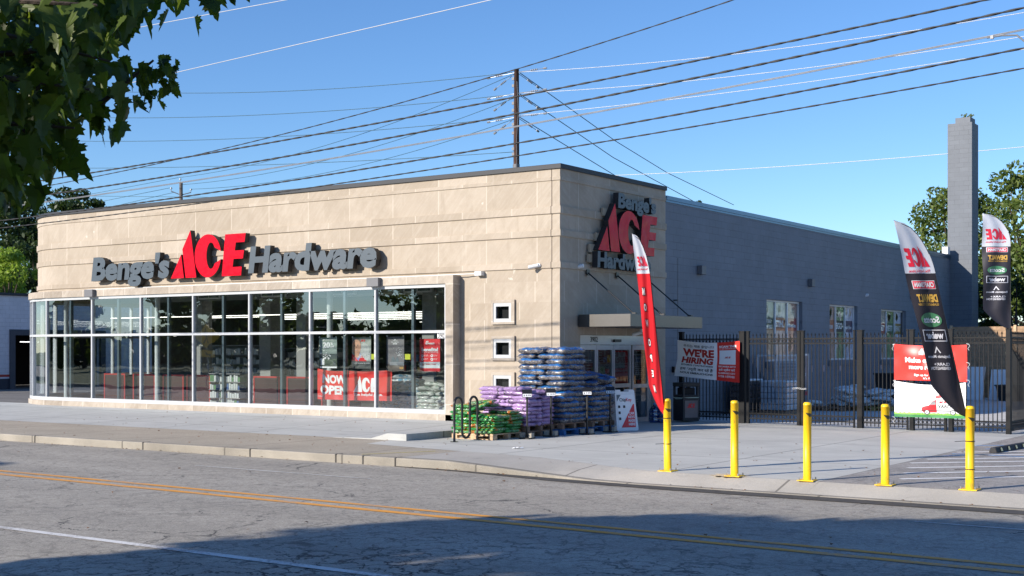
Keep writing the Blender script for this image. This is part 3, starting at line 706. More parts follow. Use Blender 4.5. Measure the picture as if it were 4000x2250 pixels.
# side windows
for wi, (y0, y1, z0, z1) in enumerate(GW):
    xw = X0 - .15; f = MB(); t_ = .06
    f.box((xw - .03, y0, z0), (xw + .03, y1, z0 + t_)); f.box((xw - .03, y0, z1 - t_), (xw + .03, y1, z1))
    th = (y1 - y0) / 3
    for k in range(4):
        yc = y0 + th * k; yc = min(max(yc, y0 + t_ / 2), y1 - t_ / 2); f.box((xw - .029, yc - t_ / 2, z0 + t_), (xw + .029, yc + t_ / 2, z1 - t_))
    wn = f.build('side_window', M_PLWHITE, B)
    f = MB(); f.quad((xw, y0, z0), (xw, y1, z0), (xw, y1, z1), (xw, y0, z1)); f.build('pane', glass('side_glass', (.95, .96, .96), 1.5, .8) if wi == 0 else bpy.data.materials['side_glass'], wn)
    GR = [[('film_foliage', (.16, .17, .13), 'THE BIG', 'GREEN EGG', 'w'), ('film_stone', (.30, .27, .24), 'STIHL', None, 'o'), ('film_rust', (.30, .2, .16), 'Milwaukee', None, 'r')],
          [('film_rust', (.30, .2, .16), 'TRAEGER', None, 'o'), ('film_grass', (.14, .19, .09), 'EGO', None, 'k'), ('film_haze', (.34, .34, .38), 'Benjamin Moore', None, 'p')],
          [('film_stone', (.30, .27, .24), 'WEBER', None, 'r'), ('film_grass', (.14, .19, .09), 'YETI', None, 'g'), ('film_haze', (.34, .34, .38), 'DEWALT', None, 'y')]][wi]
    bandc = {'o': mat('band_orange', (.42, .15, .08), .5), 'r': mat('band_red', (.4, .09, .08), .5), 'k': mat('band_dark', (.03, .04, .03), .5), 'p': mat('band_plum', (.10, .07, .12), .5), 'g': mat('band_green', (.10, .17, .08), .5), 'y': mat('band_yellow', (.35, .22, .04), .5), 'w': mat('band_olive', (.10, .12, .09), .5)}
    for k, (nm, colr, t1, t2, bc) in enumerate(GR):
        a, b = y0 + th * k + .04, y0 + th * (k + 1) - .04
        f = MB(); G0 = lambda u, z: (xw - .04, u, z); G1 = lambda u, z: (xw - .036, u, z); G2 = lambda u, z: (xw - .032, u, z)
        poly_on(rect(a, z0, b, z1), G0, f, 0); poly_on(rect(a, z0 + 1.0, b, z0 + 1.42), G1, f, 1)
        if t2: text_on(t1, a + .2, b - .2, z0 + 1.24, .10, G2, 2, f, .03); text_on(t2, a + .1, b - .1, z0 + 1.06, .10, G2, 2, f, .03)
        else: text_on(t1, a + .1, b - .1, z0 + 1.12, .2 if len(t1) < 7 else .12, G2, 2, f, .04, .15)
        # blurred photograph of people and tools on the film
        for q in range(5):
            cx = random.uniform(a + .2, b - .2); cz = random.choice([random.uniform(z0 + .2, z0 + .85), random.uniform(z0 + 1.55, z1 - .2)])
            poly_on([(cx + .16 * random.uniform(.5, 1) * math.cos(t2_), cz + .18 * random.uniform(.5, 1) * math.sin(t2_)) for t2_ in [R(40 * j) for j in range(9)]], G1, f, 3 + q % 2)
        fm = mat(nm, tuple(min(.8, x_ * 1.9) for x_ in colr), .6, var=.5, vs=3.5)
        f.build('window_graphic', [fm, bandc[bc], M_WHITE, mat('film_skin', (.6, .5, .4), .6, var=.3, vs=7), mat('film_shade', (.09, .08, .07), .6, var=.3, vs=7)], wn)
# chimney
mb = MB(); ch = []
mb.uv = []
x0c, x1c, y0c, y1c, zt = -16.64, -15.59, 58.24, 59.27, 11.9
for (a, b) in (((x0c, y0c), (x1c, y0c)), ((x1c, y0c), (x1c, y1c)), ((x1c, y1c), (x0c, y1c)), ((x0c, y1c), (x0c, y0c))):
    L_ = math.dist(a, b); mb.add([(a[0], a[1], 0), (b[0], b[1], 0), (b[0], b[1], zt), (a[0], a[1], zt)], [(0, 1, 2, 3)]); mb.uv.append([(0.1, 0), (L_ + .1, 0), (L_ + .1, zt), (.1, zt)])
mb.quad((x0c, y0c, zt), (x1c, y0c, zt), (x1c, y1c, zt), (x0c, y1c, zt)); mb.uv.append([(0, 0)] * 4)
ch = mb.build('chimney', M_BLOCK_CH, B)
mb = MB(); mb.box((-16.32, 58.3, 11.9), (-15.68, 59.1, 12.14)); mb.uv = [[(0, 0), (.3, 0), (.3, .15), (0, .15)]] * 6; mb.build('chimney_cap', M_BLOCK_CH, ch)
mb = MB()
for k in range(14):
    x = random.uniform(-16.2, -15.6); y = random.uniform(58.3, 58.7); h = random.uniform(.05, .25); a = random.uniform(-.1, .1)
    mb.tube([(x, y, 12.13), (x + a, y, 12.13 + h)], .006, 4); mb.quad((x + a - .05, y, 12.1 + h), (x + a + .05, y, 12.1 + h), (x + a + .03, y, 12.17 + h), (x + a - .04, y, 12.15 + h))
mb.build('weeds', M_GRASS, ch)
# wall pack lights, antenna, keypad, cameras
for y, z in ((33.457, 4.16), (41.77, 4.15), (52.8, 4.1)):
    mb = MB(); mb.box((X0 + .001, y - .14, z - .12), (X0 + .16, y + .14, z + .14)); bevel(mb.build('wall_light', M_GREYBOX, B), .015)
def camera_box(p, d, nm='security_camera'):
    mb = MB(); d = Vector(d).normalized(); p = Vector(p)
    mb.tube([p, p + d * .08], .05, 12); mb.tube([p + d * .08 + Vector((0, 0, .0)), p + d * .1 + Vector((-.2, -.1, -.05))], .045, 12); mb.tube([p + d * .1 + Vector((-.2, -.1, -.05)), p + d * .1 + Vector((-.21, -.105, -.052))], .03, 12)
    return mb.build(nm, M_PLWHITE, B, smooth=False)
camera_box((-17.1, YF - .001, 3.93), (0, -1, 0))
camera_box((X0 + .045, 26.9, 3.94), (1, 0, 0)); camera_box((X0 + .001, 47.4, 3.95), (1, 0, 0)); camera_box((X0 + .001, 56.5, 3.7), (1, 0, 0))
camera_box((-15.9, 28.9, 2.43), (0, 0, -1))
mb = MB(); mb.tube([(X0 + .12, 31.9, .9), (X0 + .12, 31.9, 4.42)], .007, 6); mb.box((X0, 31.87, 3.25), (X0 + .12, 31.93, 3.28)); mb.build('antenna', M_BLACK, B)
mb = MB(); mb.box((X0, 31.78, 1.28), (X0 + .08, 31.98, 1.44)); mb.build('keypad', M_BLACK, B)
mb = MB(); mb.box((-16.7, 57.6, 6.1), (-16.45, 57.95, 6.42)); mb.build('roof_lamp', M_PLWHITE, B)
for yy in (41.9, 43.0, 44.6, 46.9, 49.0):
    mb = MB(); mb.quad((X0 + .004, yy, 1.15), (X0 + .004, yy + .16, 1.15), (X0 + .004, yy + .16, 1.37), (X0 + .004, yy, 1.37)); mb.build('wall_sticker', mat('sticker_pink', (.5, .4, .42), .5, var=.4, vs=30), B)

# ================================================================== SHOP SIGNS
def sign3(s, kind, fn, u0, v0, w_, h, parent, depth=.17, shear=.12, sp=1.0):
    """each letter is its own solid: fn(u,v,d)->3D"""
    if kind == 'logo':
        for key, poly in LOGO.items():
            mb = MB(); P = [(u0 + p[0] * w_, v0 + p[1] * h) for p in poly]
            mb.prism(P, lambda a, b: fn(a, b, depth), lambda a, b: fn(a, b, 0), 0, 1)
            mb.build('letter', [M_RED, M_LETTERK], parent, fixn=True)
        return
    # advance positions measured from the whole word
    full, _ = text2d(s, 0, 1, 0, 1, .025, shear, 0, sp); 
    raw, _ = text_raw(s, .045, 0, shear, sp); a, b = raw[:, 0].min(), raw[:, 0].max()
    xs_ = []
    for i in range(len(s)):
        part, _ = text_raw(s[:i + 1], .045, 0, shear, sp); xs_.append(part[:, 0].max())
    for i, chx in enumerate(s):
        v, f = text_raw(chx, .045, .5, shear, sp)
        dx = xs_[i] - v[:, 0].max()
        mb = MB(); k = w_ / (b - a)
        vv = [fn(u0 + (p[0] + dx - a) * k, v0 + p[1] / CAPH * h, (p[2] + .5) * depth) for p in v]
        mi = []
        for q in f: mi.append(0 if all(v[j][2] > .4 for j in q) else 1)
        mb.add(vv, f); mb.m = mi; mb.build('letter', [M_LETTER, M_LETTERK], parent)
text2d('H', 0, 1, 0, 1)
SG = thing('store_sign', 'large raised sign over the shop windows, red logo between two grey words', 'sign', (-27.7, 25.75, 4.0))
FN = lambda u, v, d: (u, 25.93 - d, v)
sign3("Benge's", 't', FN, -33.6, 4.07, 3.6, .65, SG)
sign3('', 'logo', FN, -29.93, 4.0, 1.392, 1.38, SG)
sign3('Hardware', 't', FN, -26.72, 4.09, 4.72, .66, SG)
mb = MB()
for x in (-33, -31, -29.5, -28.5, -27.3, -26, -24.5, -22.8): mb.box((x, 25.93, 4.15), (x + .08, 26.03, 4.25)); 
mb.box((-29.4, 25.97, 5.15), (-29.34, 26.02, 5.2)); mb.build('sign_bracket', M_BLACK, SG)
SG2 = thing('store_sign', 'stacked raised sign on the shaded side wall above the door canopy', 'sign', (-16.3, 29, 4.0))
FN2 = lambda u, v, d: (X0 + .10 + d, u, v)
sign3("Benge's", 't', FN2, 28.38, 5.50, 2.0, .345, SG2, .16, .04)
sign3('', 'logo', FN2, 27.40, 4.36, 1.365, 1.22, SG2, .16)
sign3('Hardware', 't', FN2, 27.36, 3.95, 2.75, .355, SG2, .16, .04)
mb = MB()
for y, z in ((27.25, 4.3), (27.55, 4.6), (27.9, 5.25), (29.6, 5.25), (27.2, 4.05)): mb.box((X0 + .045, y, z), (X0 + .1, y + .25, z + .2))
mb.build('sign_bracket', mat('stone_bracket', (.36, .3, .22), .8), SG2)
# ================================================================== BAGS AND PALLETS
def bagmat(name, top, side, mode, rough=.22):
    m, t, b = new_mat(name)
    tc = N(t, 'ShaderNodeTexCoord'); o = tc.outputs['Object']; sp = N(t, 'ShaderNodeSeparateXYZ'); t.links.new(o, sp.inputs[0])
    oi = N(t, 'ShaderNodeObjectInfo'); wob = noise(t, o, 14, 4, .6)
    zz = math_(t, 'ADD', sp.outputs['Z'], mrange(t, wob, .3, .7, -.018, .018))
    if mode == 'blue':
        pel_glint = noise(t, o, 55, 3, .7)
        low = mixc(t, tuple(s * .45 for s in side), tuple(min(1, s * 3.6) for s in side), mrange(t, pel_glint, .42, .66, 0, 1))  # pale flecks put silver glints into the colour, beside the pellets
        c = mixc(t, low, top, mrange(t, zz, .012, .028, 0, 1))
        nb = mrange(t, noise(t, o, 5, 3, .6), .5, .6, 0, .6); c = mixc(t, c, (.02, .02, .05), nb)
    elif mode == 'purple':
        c = mixc(t, side, top, mrange(t, zz, .02, .03, 0, 1))
        lab = math_(t, 'MULTIPLY', mrange(t, noise(t, scaled(t, o, (30, 30, 90)), 1, 2, .5), .58, .62, 0, 1), mrange(t, math_(t, 'ABSOLUTE', sp.outputs['X']), .16, .18, 1, 0))
        c = mixc(t, c, (.06, .03, .08), math_(t, 'MULTIPLY', lab, .95))
        dot = math_(t, 'LESS_THAN', math_(t, 'ABSOLUTE', math_(t, 'ADD', sp.outputs['X'], .2)), .022); c = mixc(t, c, (.03, .02, .05), math_(t, 'MULTIPLY', dot, .85))
        c = mixc(t, c, (.25, .12, .3), mrange(t, noise(t, o, 7, 3), .6, .66, 0, .6))
    elif mode == 'green':
        c = mixc(t, side, (.55, .62, .5), math_(t, 'MULTIPLY', mrange(t, noise(t, scaled(t, o, (26, 26, 60)), 1, 3, .5), .55, .6, 0, 1), mrange(t, math_(t, 'ABSOLUTE', math_(t, 'ADD', sp.outputs['X'], -.05)), .14, .16, .9, 0)))
        bk = math_(t, 'LESS_THAN', math_(t, 'ABSOLUTE', math_(t, 'ADD', sp.outputs['X'], .09)), .028); c = mixc(t, c, (.01, .035, .02), math_(t, 'MULTIPLY', bk, .9))
        og = math_(t, 'LESS_THAN', math_(t, 'ABSOLUTE', math_(t, 'ADD', sp.outputs['X'], -.235)), .03); c = mixc(t, c, (.6, .14, .02), math_(t, 'MULTIPLY', og, .9))
        c = mixc(t, c, top, mrange(t, zz, .022, .032, 0, 1))
        c = mixc(t, c, (.45, .35, .02), math_(t, 'MULTIPLY', mrange(t, zz, .022, .03, 0, 1), mrange(t, noise(t, o, 5, 2), .5, .55, 0, 1)))
    else:
        c = mixc(t, side, top, mrange(t, noise(t, o, 6, 3, .5), .5, .58, 0, 1))
        c = mixc(t, c, (.05, .07, .06), math_(t, 'MULTIPLY', mrange(t, noise(t, scaled(t, o, (9, 9, 26)), 1, 2, .5), .62, .65, 0, 1), .8))
    hv = N(t, 'ShaderNodeHueSaturation'); t.links.new(c, hv.inputs['Color']); t.links.new(mrange(t, oi.outputs['Random'], 0, 1, .8, 1.15), hv.inputs['Value'])
    t.links.new(hv.outputs[0], b.inputs['Base Color']); b.inputs['Roughness'].default_value = rough
    wr = noise(t, scaled(t, o, (1, 1, 2)), 16, 5, .6, 1.2)
    bumpn(t, b, wr, 1.0, .05)
    b.inputs['Coat Weight'].default_value = .5; b.inputs['Coat Roughness'].default_value = .15
    return m
BM_BLUE = bagmat('bag_blue_clear', (.008, .15, .48), (.12, .11, .105), 'blue', .16)
BM_PURP = bagmat('bag_lilac', (.44, .27, .56), (.50, .33, .62), 'purple', .35)
BM_GREEN = bagmat('bag_green', (.05, .17, .04), (.015, .27, .045), 'green', .3)
BM_WHITE = bagmat('bag_white_green', (.30, .40, .33), (.62, .64, .6), 'w', .4)
BM_ICE = bagmat('bag_white_blue', (.12, .38, .6), (.6, .66, .7), 'w', .35)
BM_YARD = bagmat('bag_grey_white', (.6, .68, .72), (.8, .82, .84), 'w', .45)
def bag_mesh(name, L, Wd, H, m, seed, limp=0.0):
    rr = random.Random(seed); nx, ny = 16, 12; vs = []; fs = []
    ph = [rr.uniform(0, 6.28) for _ in range(8)]
    def P(i, j, s):
        u = -1 + 2 * i / nx; v = -1 + 2 * j / ny
        ed = (1 - abs(u) ** 6) ** .55 if abs(u) < 1 else 0; ew = (1 - abs(v) ** 6) ** .55 if abs(v) < 1 else 0
        hgt = H * .5 * ed * ew
        hgt *= 1 + .2 * math.sin(4 * u + ph[0]) * math.cos(5 * v + ph[1]) + .09 * math.sin(13 * u + ph[2]) + .05 * math.sin(11 * v + 7 * u + ph[4])
        x = u * L / 2 * (1 - .035 * v * v + .012 * math.sin(9 * v + ph[5])); y = v * Wd / 2 * (1 - .06 * u * u * u * u + .02 * math.sin(8 * u + ph[3]))
        z = s * hgt
        if s < 0: z = max(z, -H * .5 * .92)
        z += (limp + .22) * (-(u * u) * .5 + .25 * math.sin(3 * u + ph[6])) * H
        return (x, y, z)
    idx = {}
    for s in (1, -1):
        for i in range(nx + 1):
            for j in range(ny + 1):
                if s < 0 and (i in (0, nx) or j in (0, ny)): idx[(s, i, j)] = idx[(1, i, j)]; continue
                idx[(s, i, j)] = len(vs); vs.append(P(i, j, s))
        for i in range(nx):
            for j in range(ny):
                q = (idx[(s, i, j)], idx[(s, i + 1, j)], idx[(s, i + 1, j + 1)], idx[(s, i, j + 1)]); fs.append(q if s > 0 else q[::-1])
    me = bpy.data.meshes.new(name); me.from_pydata(vs, [], fs); me.materials.append(m); me.polygons.foreach_set('use_smooth', [True] * len(fs)); me.update()
    return me
ORD = ['bottom', 'second', 'third', 'fourth', 'fifth', 'sixth', 'seventh', 'eighth', 'ninth', 'tenth', 'eleventh', 'twelfth', 'thirteenth', 'fourteenth', 'fifteenth']
def put_bag(meshes, p, rz, label, group, tilt=(0, 0), cat='bag', name='soil_bag'):
    o = bpy.data.objects.new(name, random.choice(meshes)); COL.objects.link(o); o.location = p
    o.rotation_euler = (tilt[0] + random.uniform(-.02, .02), tilt[1] + random.uniform(-.02, .02), rz + random.uniform(-.04, .04) + random.choice((0, math.pi)))
    return tag(o, label, cat, group)
def stack(meshes, xr, y0, wx, wy, L, Wd, h, z0, n, what, where, group, pinwheel=True, skip=lambda k, nm: False, name='soil_bag'):
    """layers of bags; xr = right face X, y0 = street face Y"""
    xl = xr - wx; y1 = y0 + wy
    for k in range(n):
        z = z0 + h * (k + .5); even = k % 2 == 0; lay = ORD[k] if k < n - 1 else 'top'
        if pinwheel == 5:
            if even: S_ = [('street-side left', xl + L / 2, y0 + Wd / 2, 0), ('street-side right', xr - L / 2, y0 + Wd / 2, 0), ('rear left', xl + Wd / 2, y1 - L / 2, 1), ('rear middle', (xl + xr) / 2, y1 - L / 2, 1), ('rear right', xr - Wd / 2, y1 - L / 2, 1)]
            else: S_ = [('rear left', xl + L / 2, y1 - Wd / 2, 0), ('rear right', xr - L / 2, y1 - Wd / 2, 0), ('street-side left', xl + Wd / 2, y0 + L / 2, 1), ('street-side middle', (xl + xr) / 2, y0 + L / 2, 1), ('street-side right', xr - Wd / 2, y0 + L / 2, 1)]
        else:
            if even: S_ = [('street-side left', xl + Wd / 2, y0 + L / 2, 1), ('street-side right', xr - L / 2, y0 + Wd / 2, 0), ('rear right', xr - Wd / 2, y1 - L / 2, 1), ('rear left', xl + L / 2, y1 - Wd / 2, 0)]
            else: S_ = [('street-side left', xl + L / 2, y0 + Wd / 2, 0), ('street-side right', xr - Wd / 2, y0 + L / 2, 1), ('rear right', xr - L / 2, y1 - Wd / 2, 0), ('rear left', xl + Wd / 2, y1 - L / 2, 1)]
        for nm, x, y, r in S_:
            if skip(k, nm): continue
            if nm in ('rear left', 'rear middle') and k < n - 2: continue
            put_bag(meshes, (x + random.uniform(-.035, .035), y + random.uniform(-.035, .035), z + random.uniform(-.008, .008)), R(90) * r, f'{what}, {nm}, {lay} layer of the {where}', group, name=name)
def pallet(name, label, xr, y0, wx, wy, m, z0=0.0, group=None):
    o = thing(name, label, 'pallet', (xr - wx / 2, y0 + wy / 2, z0), group)
    for k in range(7):
        x = xr - wx + wx * (k + .5) / 7; a = MB(); a.box((x - .05, y0, z0 + .105), (x + .05, y0 + wy, z0 + .128)); a.build('deck_board', m, o)
    for y in (y0 + .02, y0 + wy / 2, y0 + wy - .06):
        a = MB(); 
        for xa, xb in ((xr - wx, xr - wx + .14), (xr - wx / 2 - .07, xr - wx / 2 + .07), (xr - .14, xr)): a.box((xa, y - .02 if y < y0 + .1 else y - .02, z0 + .018), (xb, y + .07, z0 + .08))
        a.box((xr - wx, y - .018, z0 + .082), (xr, y + .068, z0 + .104)); a.box((xr - wx, y - .018, z0), (xr, y + .068, z0 + .017)); a.build('runner', m, o)
    return o
gm = [bag_mesh('green_bag', .60, .42, .082, BM_GREEN, s) for s in range(3)]
pm = [bag_mesh('lilac_bag', .66, .44, .098, BM_PURP, s + 5) for s in range(3)]
bmh = [bag_mesh('blue_bag', .73, .52, .142, BM_BLUE, s + 9) for s in range(4)]
# green stack
pallet('wooden_pallet', 'pale new wooden pallet under the green bags', -15.70, 22.18, 1.13, 1.04, M_WOOD, group='pallets at the shop front')
stack(gm, -15.68, 22.16, 1.17, 1.06, .61, .40, .0655, .13, 6, 'green soil bag', 'green stack', 'green bags beside the bike rack', 5)
for k, (x, y, rz, tl, z) in enumerate(((-16.60, 22.36, 0, 0, .565), (-16.55, 22.45, .1, 0, .63), (-16.62, 22.4, -.05, 0, .70), (-16.25, 22.45, .5, -.35, .70), (-16.45, 22.75, .2, .1, .77), (-15.95, 22.9, .0, 0, .565), (-16.55, 23.0, .0, .0, .70))):
    put_bag(gm, (x, y, z), rz, 'green soil bag lying loose, ' + ['lowest on the left', 'second in the loose heap', 'third in the loose heap', 'tilted with its yellow face showing', 'highest at the left', 'at the back right corner', 'at the back left'][k] + ', on the green stack', 'green bags beside the bike rack', (0, tl))
# lilac stack
pallet('wooden_pallet', 'dark wooden pallet under the lilac bags', -15.62, 23.30, 1.24, 1.06, M_WOODD, group='pallets at the shop front')
pallet('wooden_pallet', 'wooden pallet standing on the lower pallet, directly below the lilac bags', -15.62, 23.30, 1.24, 1.06, M_WOODD, .13, 'pallets at the shop front')
stack(pm, -15.58, 23.27, 1.30, 1.09, .67, .43, .0835, .24, 8, 'lilac soil bag', 'lilac stack', 'lilac bags behind the green stack', 5)
for k, (x, y, rz, tl, z) in enumerate(((-16.6, 23.5, 0, 0, .955), (-16.05, 23.52, .12, 0, .955), (-16.62, 23.5, .02, 0, 1.04), (-16.1, 23.55, -.15, .06, 1.04), (-15.85, 23.9, .9, 0, .965), (-16.4, 24.0, .0, 0, .965))):
    put_bag(pm, (x, y, z), rz, 'loose lilac soil bag, ' + ['under the top one at left', 'under the top one in the middle', 'at the top left', 'at the top middle, lying askew', 'at the top right with printed tomatoes', 'at the back'][k] + ', on the lilac stack', 'lilac bags behind the green stack', (0, tl))
# tall blue stack
pallet('wooden_pallet', 'bright blue pallet at the bottom of the tallest bag stack', -15.32, 24.30, 1.25, 1.12, M_WOODB, group='pallets at the shop front')
pallet('wooden_pallet', 'brown pallet resting on the blue one under the tallest bag stack', -15.42, 24.40, 1.22, 1.02, M_WOODD, .13, 'pallets at the shop front')
stack(bmh, -15.40, 24.40, 1.27, 1.04, .74, .52, .1205, .255, 14, 'blue and clear salt bag', 'tallest stack', 'blue bags in the tallest stack', 4, name='salt_bag')
# second blue stack
pallet('wooden_pallet', 'blue pallet at the bottom of the slumped bag stack near the door', -15.38, 25.62, 1.2, 1.0, M_WOODB, group='pallets at the shop front')
pallet('wooden_pallet', 'brown pallet resting on the blue one under the slumped stack', -15.38, 25.62, 1.2, 1.0, M_WOODD, .13, 'pallets at the shop front')
stack(bmh, -15.36, 25.60, 1.22, 1.02, .72, .5, .118, .26, 7, 'dark blue salt bag', 'slumped stack by the door', 'blue bags in the slumped stack', 4, name='salt_bag')
for k, (x, y, z, rz, tx, ty) in enumerate(((-15.75, 25.85, 1.14, .3, .1, .0), (-15.6, 26.3, 1.15, 1.2, .2, .12), (-15.8, 25.8, 1.26, .9, .0, -.15), (-15.62, 26.2, 1.27, .4, .15, .2), (-15.95, 25.85, 1.38, 1.4, .1, .1), (-16.2, 25.75, 1.2, 0, 0, 0), (-16.1, 25.78, 1.47, .5, .2, 0))):
    put_bag(bmh, (x, y, z), rz, 'dark blue salt bag ' + ['flopped on the front', 'sagging over the door side', 'lying askew above the front', 'slumping towards the doors', 'crumpled near the top', 'at the left', 'topmost'][k] + ' of the slumped heap', 'blue bags in the slumped stack', (tx, ty), name='salt_bag')

# price stands
def stand(x, y, txt, label, rz=0):
    o = thing('price_stand', label, 'sign stand', (x, y, 0), 'price stands beside the bag stacks')
    a = MB(); a.box((x - .016, y - .016, .03), (x + .016, y + .016, .93)); a.build('pole', M_BLACK, o)
    a = MB(); a.box((x - .13, y - .13, 0), (x + .13, y + .13, .03)); a.build('base', M_BLACK, o)
    for s in (-1, 1):
        a = MB(); a.box((x + s * .1 - .035, y + s * .02 - .06, .03), (x + s * .1 + .035, y + s * .02 + .05, .13)); a.build('weight', mat('cement_weight', (.33, .3, .25), .9), o)
    # plate tilted back, facing the camera side of the street
    c = Vector((x, y, .97)); u = Vector((.80, .58, -.0)).normalized(); nrm = Vector((.45, -.62, .62)).normalized(); u = (u - nrm * u.dot(nrm)).normalized(); v = nrm.cross(u)
    P = lambda a_, b_, d=0: tuple(c + u * a_ + v * b_ + nrm * d)
    a = MB(); a.prism(rect(-.105, -.10, .105, .10), lambda p, q: P(p, q, .0), lambda p, q: P(p, q, -.012), 0); a.build('plate', M_BLACK, o)
    a = MB(); poly_on(rect(-.095, -.095, .095, -.015), lambda p, q: P(p, q, .002), a, 0); text_on(txt, -.08, .08, -.075, .04, lambda p, q: P(p, q, .004), 1, a, .02); a.build('price_card', [M_WHITE, M_BLKP], o)
stand(-15.42, 22.98, '$ 8.99', 'thin black price stand between the green and lilac stacks')
stand(-15.38, 23.86, '$ 10.99', 'thin black price stand in front of the lilac stack, its plate edge white')
stand(-15.10, 24.92, '$ 7.99', 'thin black price stand in front of the tallest blue stack')
stand(-15.06, 25.88, '$ 8.59', 'thin black price stand between the slumped stack and the folding sign')
# loop rack
o = thing('bike_rack', 'black wave-shaped tube bike rack at the end of the raised pavement', 'bike rack', (-16.1, 21.75, 0))
xr_, ya, yb = -16.12, 21.33, 22.14; sp_ = (yb - ya) / 3
def uarc(yc, zc, r, a0, a1, n=12): return [(xr_, yc + r * math.cos(R(a0 + (a1 - a0) * i / n)), zc + r * math.sin(R(a0 + (a1 - a0) * i / n))) for i in range(n + 1)]
pts = [(xr_, ya, 0.0), (xr_, ya, .4)] + uarc(ya + sp_ / 2, .78, sp_ / 2, 180, 0) + [(xr_, ya + sp_, .5)] + uarc(ya + sp_ * 1.5, .2, sp_ / 2, 180, 360) + [(xr_, ya + 2 * sp_, .5)] + uarc(ya + sp_ * 2.5, .78, sp_ / 2, 180, 0) + [(xr_, yb, .4), (xr_, yb, 0)]
a = MB(); a.tube(pts, .026, 12); a.build('tube', M_BLACK, o, smooth=True)
for y in (ya, yb): a = MB(); a.tube([(xr_, y, 0), (xr_, y, .012)], .085, 16); a.build('foot_plate', M_BLACK, o)
# folding sign
o = thing('folding_sign', 'white plastic folding board advertising car keys beside the slumped bag stack', 'folding sign', (-15.3, 26.75, 0))
fu = Vector((.47, .88, 0)).normalized(); fn_ = Vector((.88, -.47, 0)); FC = Vector((-15.05, 26.66, 0))
def fb(u, v, d=0):
    lean = .30
    return tuple(FC + fu * u + fn_ * (.03 - v * lean * .55 + d * .96) + Vector((0, 0, v + d * .2)))
def fb2(u, v, d=0): return tuple(FC + fu * u + fn_ * (-.66 + v * .37 - d) + Vector((0, 0, v)))
a = MB(); PB_ = [(-.30, .02), (-.27, 0), (.27, 0), (.30, .02), (.27, .93), (.24, .96), (.12, .96), (.11, .91), (-.11, .91), (-.12, .96), (-.24, .96), (-.27, .93)]
a.prism(PB_, lambda p, q: fb(p, q, 0), lambda p, q: fb(p, q, -.025), 0); a.build('front_board', M_PLWHITE, o)
a = MB(); a.prism(PB_, lambda p, q: fb2(p, q, 0), lambda p, q: fb2(p, q, .025), 0); a.build('rear_board', M_PLWHITE, o)
a = MB(); G = lambda u, v: fb(u, v, .003); G2 = lambda u, v: fb(u, v, .006)
poly_on(rect(-.235, .07, .235, .84), G, a, 0); poly_on([(-.17, .075), (.23, .075), (.23, .62), (.2, .62)], G2, a, 1); poly_on([(-.235, .84), (-.235, .68), (-.12, .84)], G2, a, 2)
G3 = lambda u, v: fb(u, v, .009)
text_on('Chip', -.17, .015, .685, .075, G3, 3, a, .015); text_on('Key', .015, .17, .685, .075, G3, 1, a, .015)
for k, s in enumerate(('CAR', 'KEYS', 'MADE', 'HERE')): text_on(s, .06 - (.02 if k else -.0) - k * .0, .215, .375 - k * .085, .055, G3, 0, a, .03)
for q in ((-.19, .56), (-.05, .56), (-.19, .42), (-.19, .28)): poly_on(rect(q[0] - .03, q[1] - .03, q[0] + .03, q[1] + .03), G2, a, 3)
a.build('printed_panel', [M_WHITE, M_REDP, mat('poster_slate', (.1, .13, .15), .5), M_BLKP], o)
# water bottles
for k, (x, y, lb) in enumerate(((-16.12, 30.0, 'clear blue water jug by the doors, the left of three'), (-15.9, 30.06, 'clear blue water jug by the doors, the middle of three'), (-16.0, 30.45, 'clear blue water jug standing behind the other two by the doors'))):
    o = thing('water_jug', lb, 'water jug', (x, y, 0), 'blue water jugs by the doors')
    a = MB(); prof = [(.125, .0), (.135, .02), (.135, .12), (.125, .135), (.135, .15), (.135, .25), (.125, .265), (.135, .28), (.13, .34), (.09, .40), (.035, .44), (.03, .48)]
    vs = []; nn = 20
    for r_, z_ in prof: vs += [(x + r_ * math.cos(2 * math.pi * i / nn), y + r_ * math.sin(2 * math.pi * i / nn), z_) for i in range(nn)]
    fs = [(j * nn + i, j * nn + (i + 1) % nn, (j + 1) * nn + (i + 1) % nn, (j + 1) * nn + i) for j in range(len(prof) - 1) for i in range(nn)]
    a.add(vs, fs); a.build('bottle', glass('jug_blue', (.12, .3, .62), 1.5, 1.2, .1, .12) if k == 0 else bpy.data.materials['jug_blue'], o, smooth=True)
    a = MB(); a.tube([(x, y, .475), (x, y, .51)], .036, 14); a.build('cap', mat('cap_blue', (.05, .3, .6), .4), o)
# bin
o = thing('trash_can', 'black plastic litter bin with open sides and a poster panel beside the fence', 'trash can', (-15.6, 30.75, 0))
def bx(parent, nm, a0, b0, m_, rot=R(-30), c=(-15.6, 30.78)):
    a = MB(); a.box(a0, b0); M = Matrix.Translation((c[0], c[1], 0)) @ Matrix.Rotation(rot, 4, 'Z'); a.xform(M); ob = a.build(nm, m_, parent); bevel(ob, .02, 3); return ob
MBIN = mat('bin_plastic', (.028, .028, .03), .55, var=.2, vs=20)
bx(o, 'body', (-.25, -.25, .03), (.25, .25, .66), MBIN)
for sx in (-1, 1):
    for sy in (-1, 1): bx(o, 'corner_post', (sx * .25 - (.06 if sx > 0 else 0), sy * .25 - (.06 if sy > 0 else 0), .64), (sx * .25 + (.06 if sx < 0 else 0), sy * .25 + (.06 if sy < 0 else 0), .94), MBIN)
for q in ((-.25, -.25, .86, .25, -.2), (.2, -.25, .86, .25, .25)): pass
bx(o, 'lid', (-.26, -.26, .93), (.26, .26, 1.04), MBIN)
bx(o, 'upper_band', (-.245, -.245, .66), (.245, .245, .72), MBIN)
bx(o, 'inner_liner', (-.17, -.17, .6), (.17, .17, .9), mat('dark_liner', (.01, .01, .012), .8))
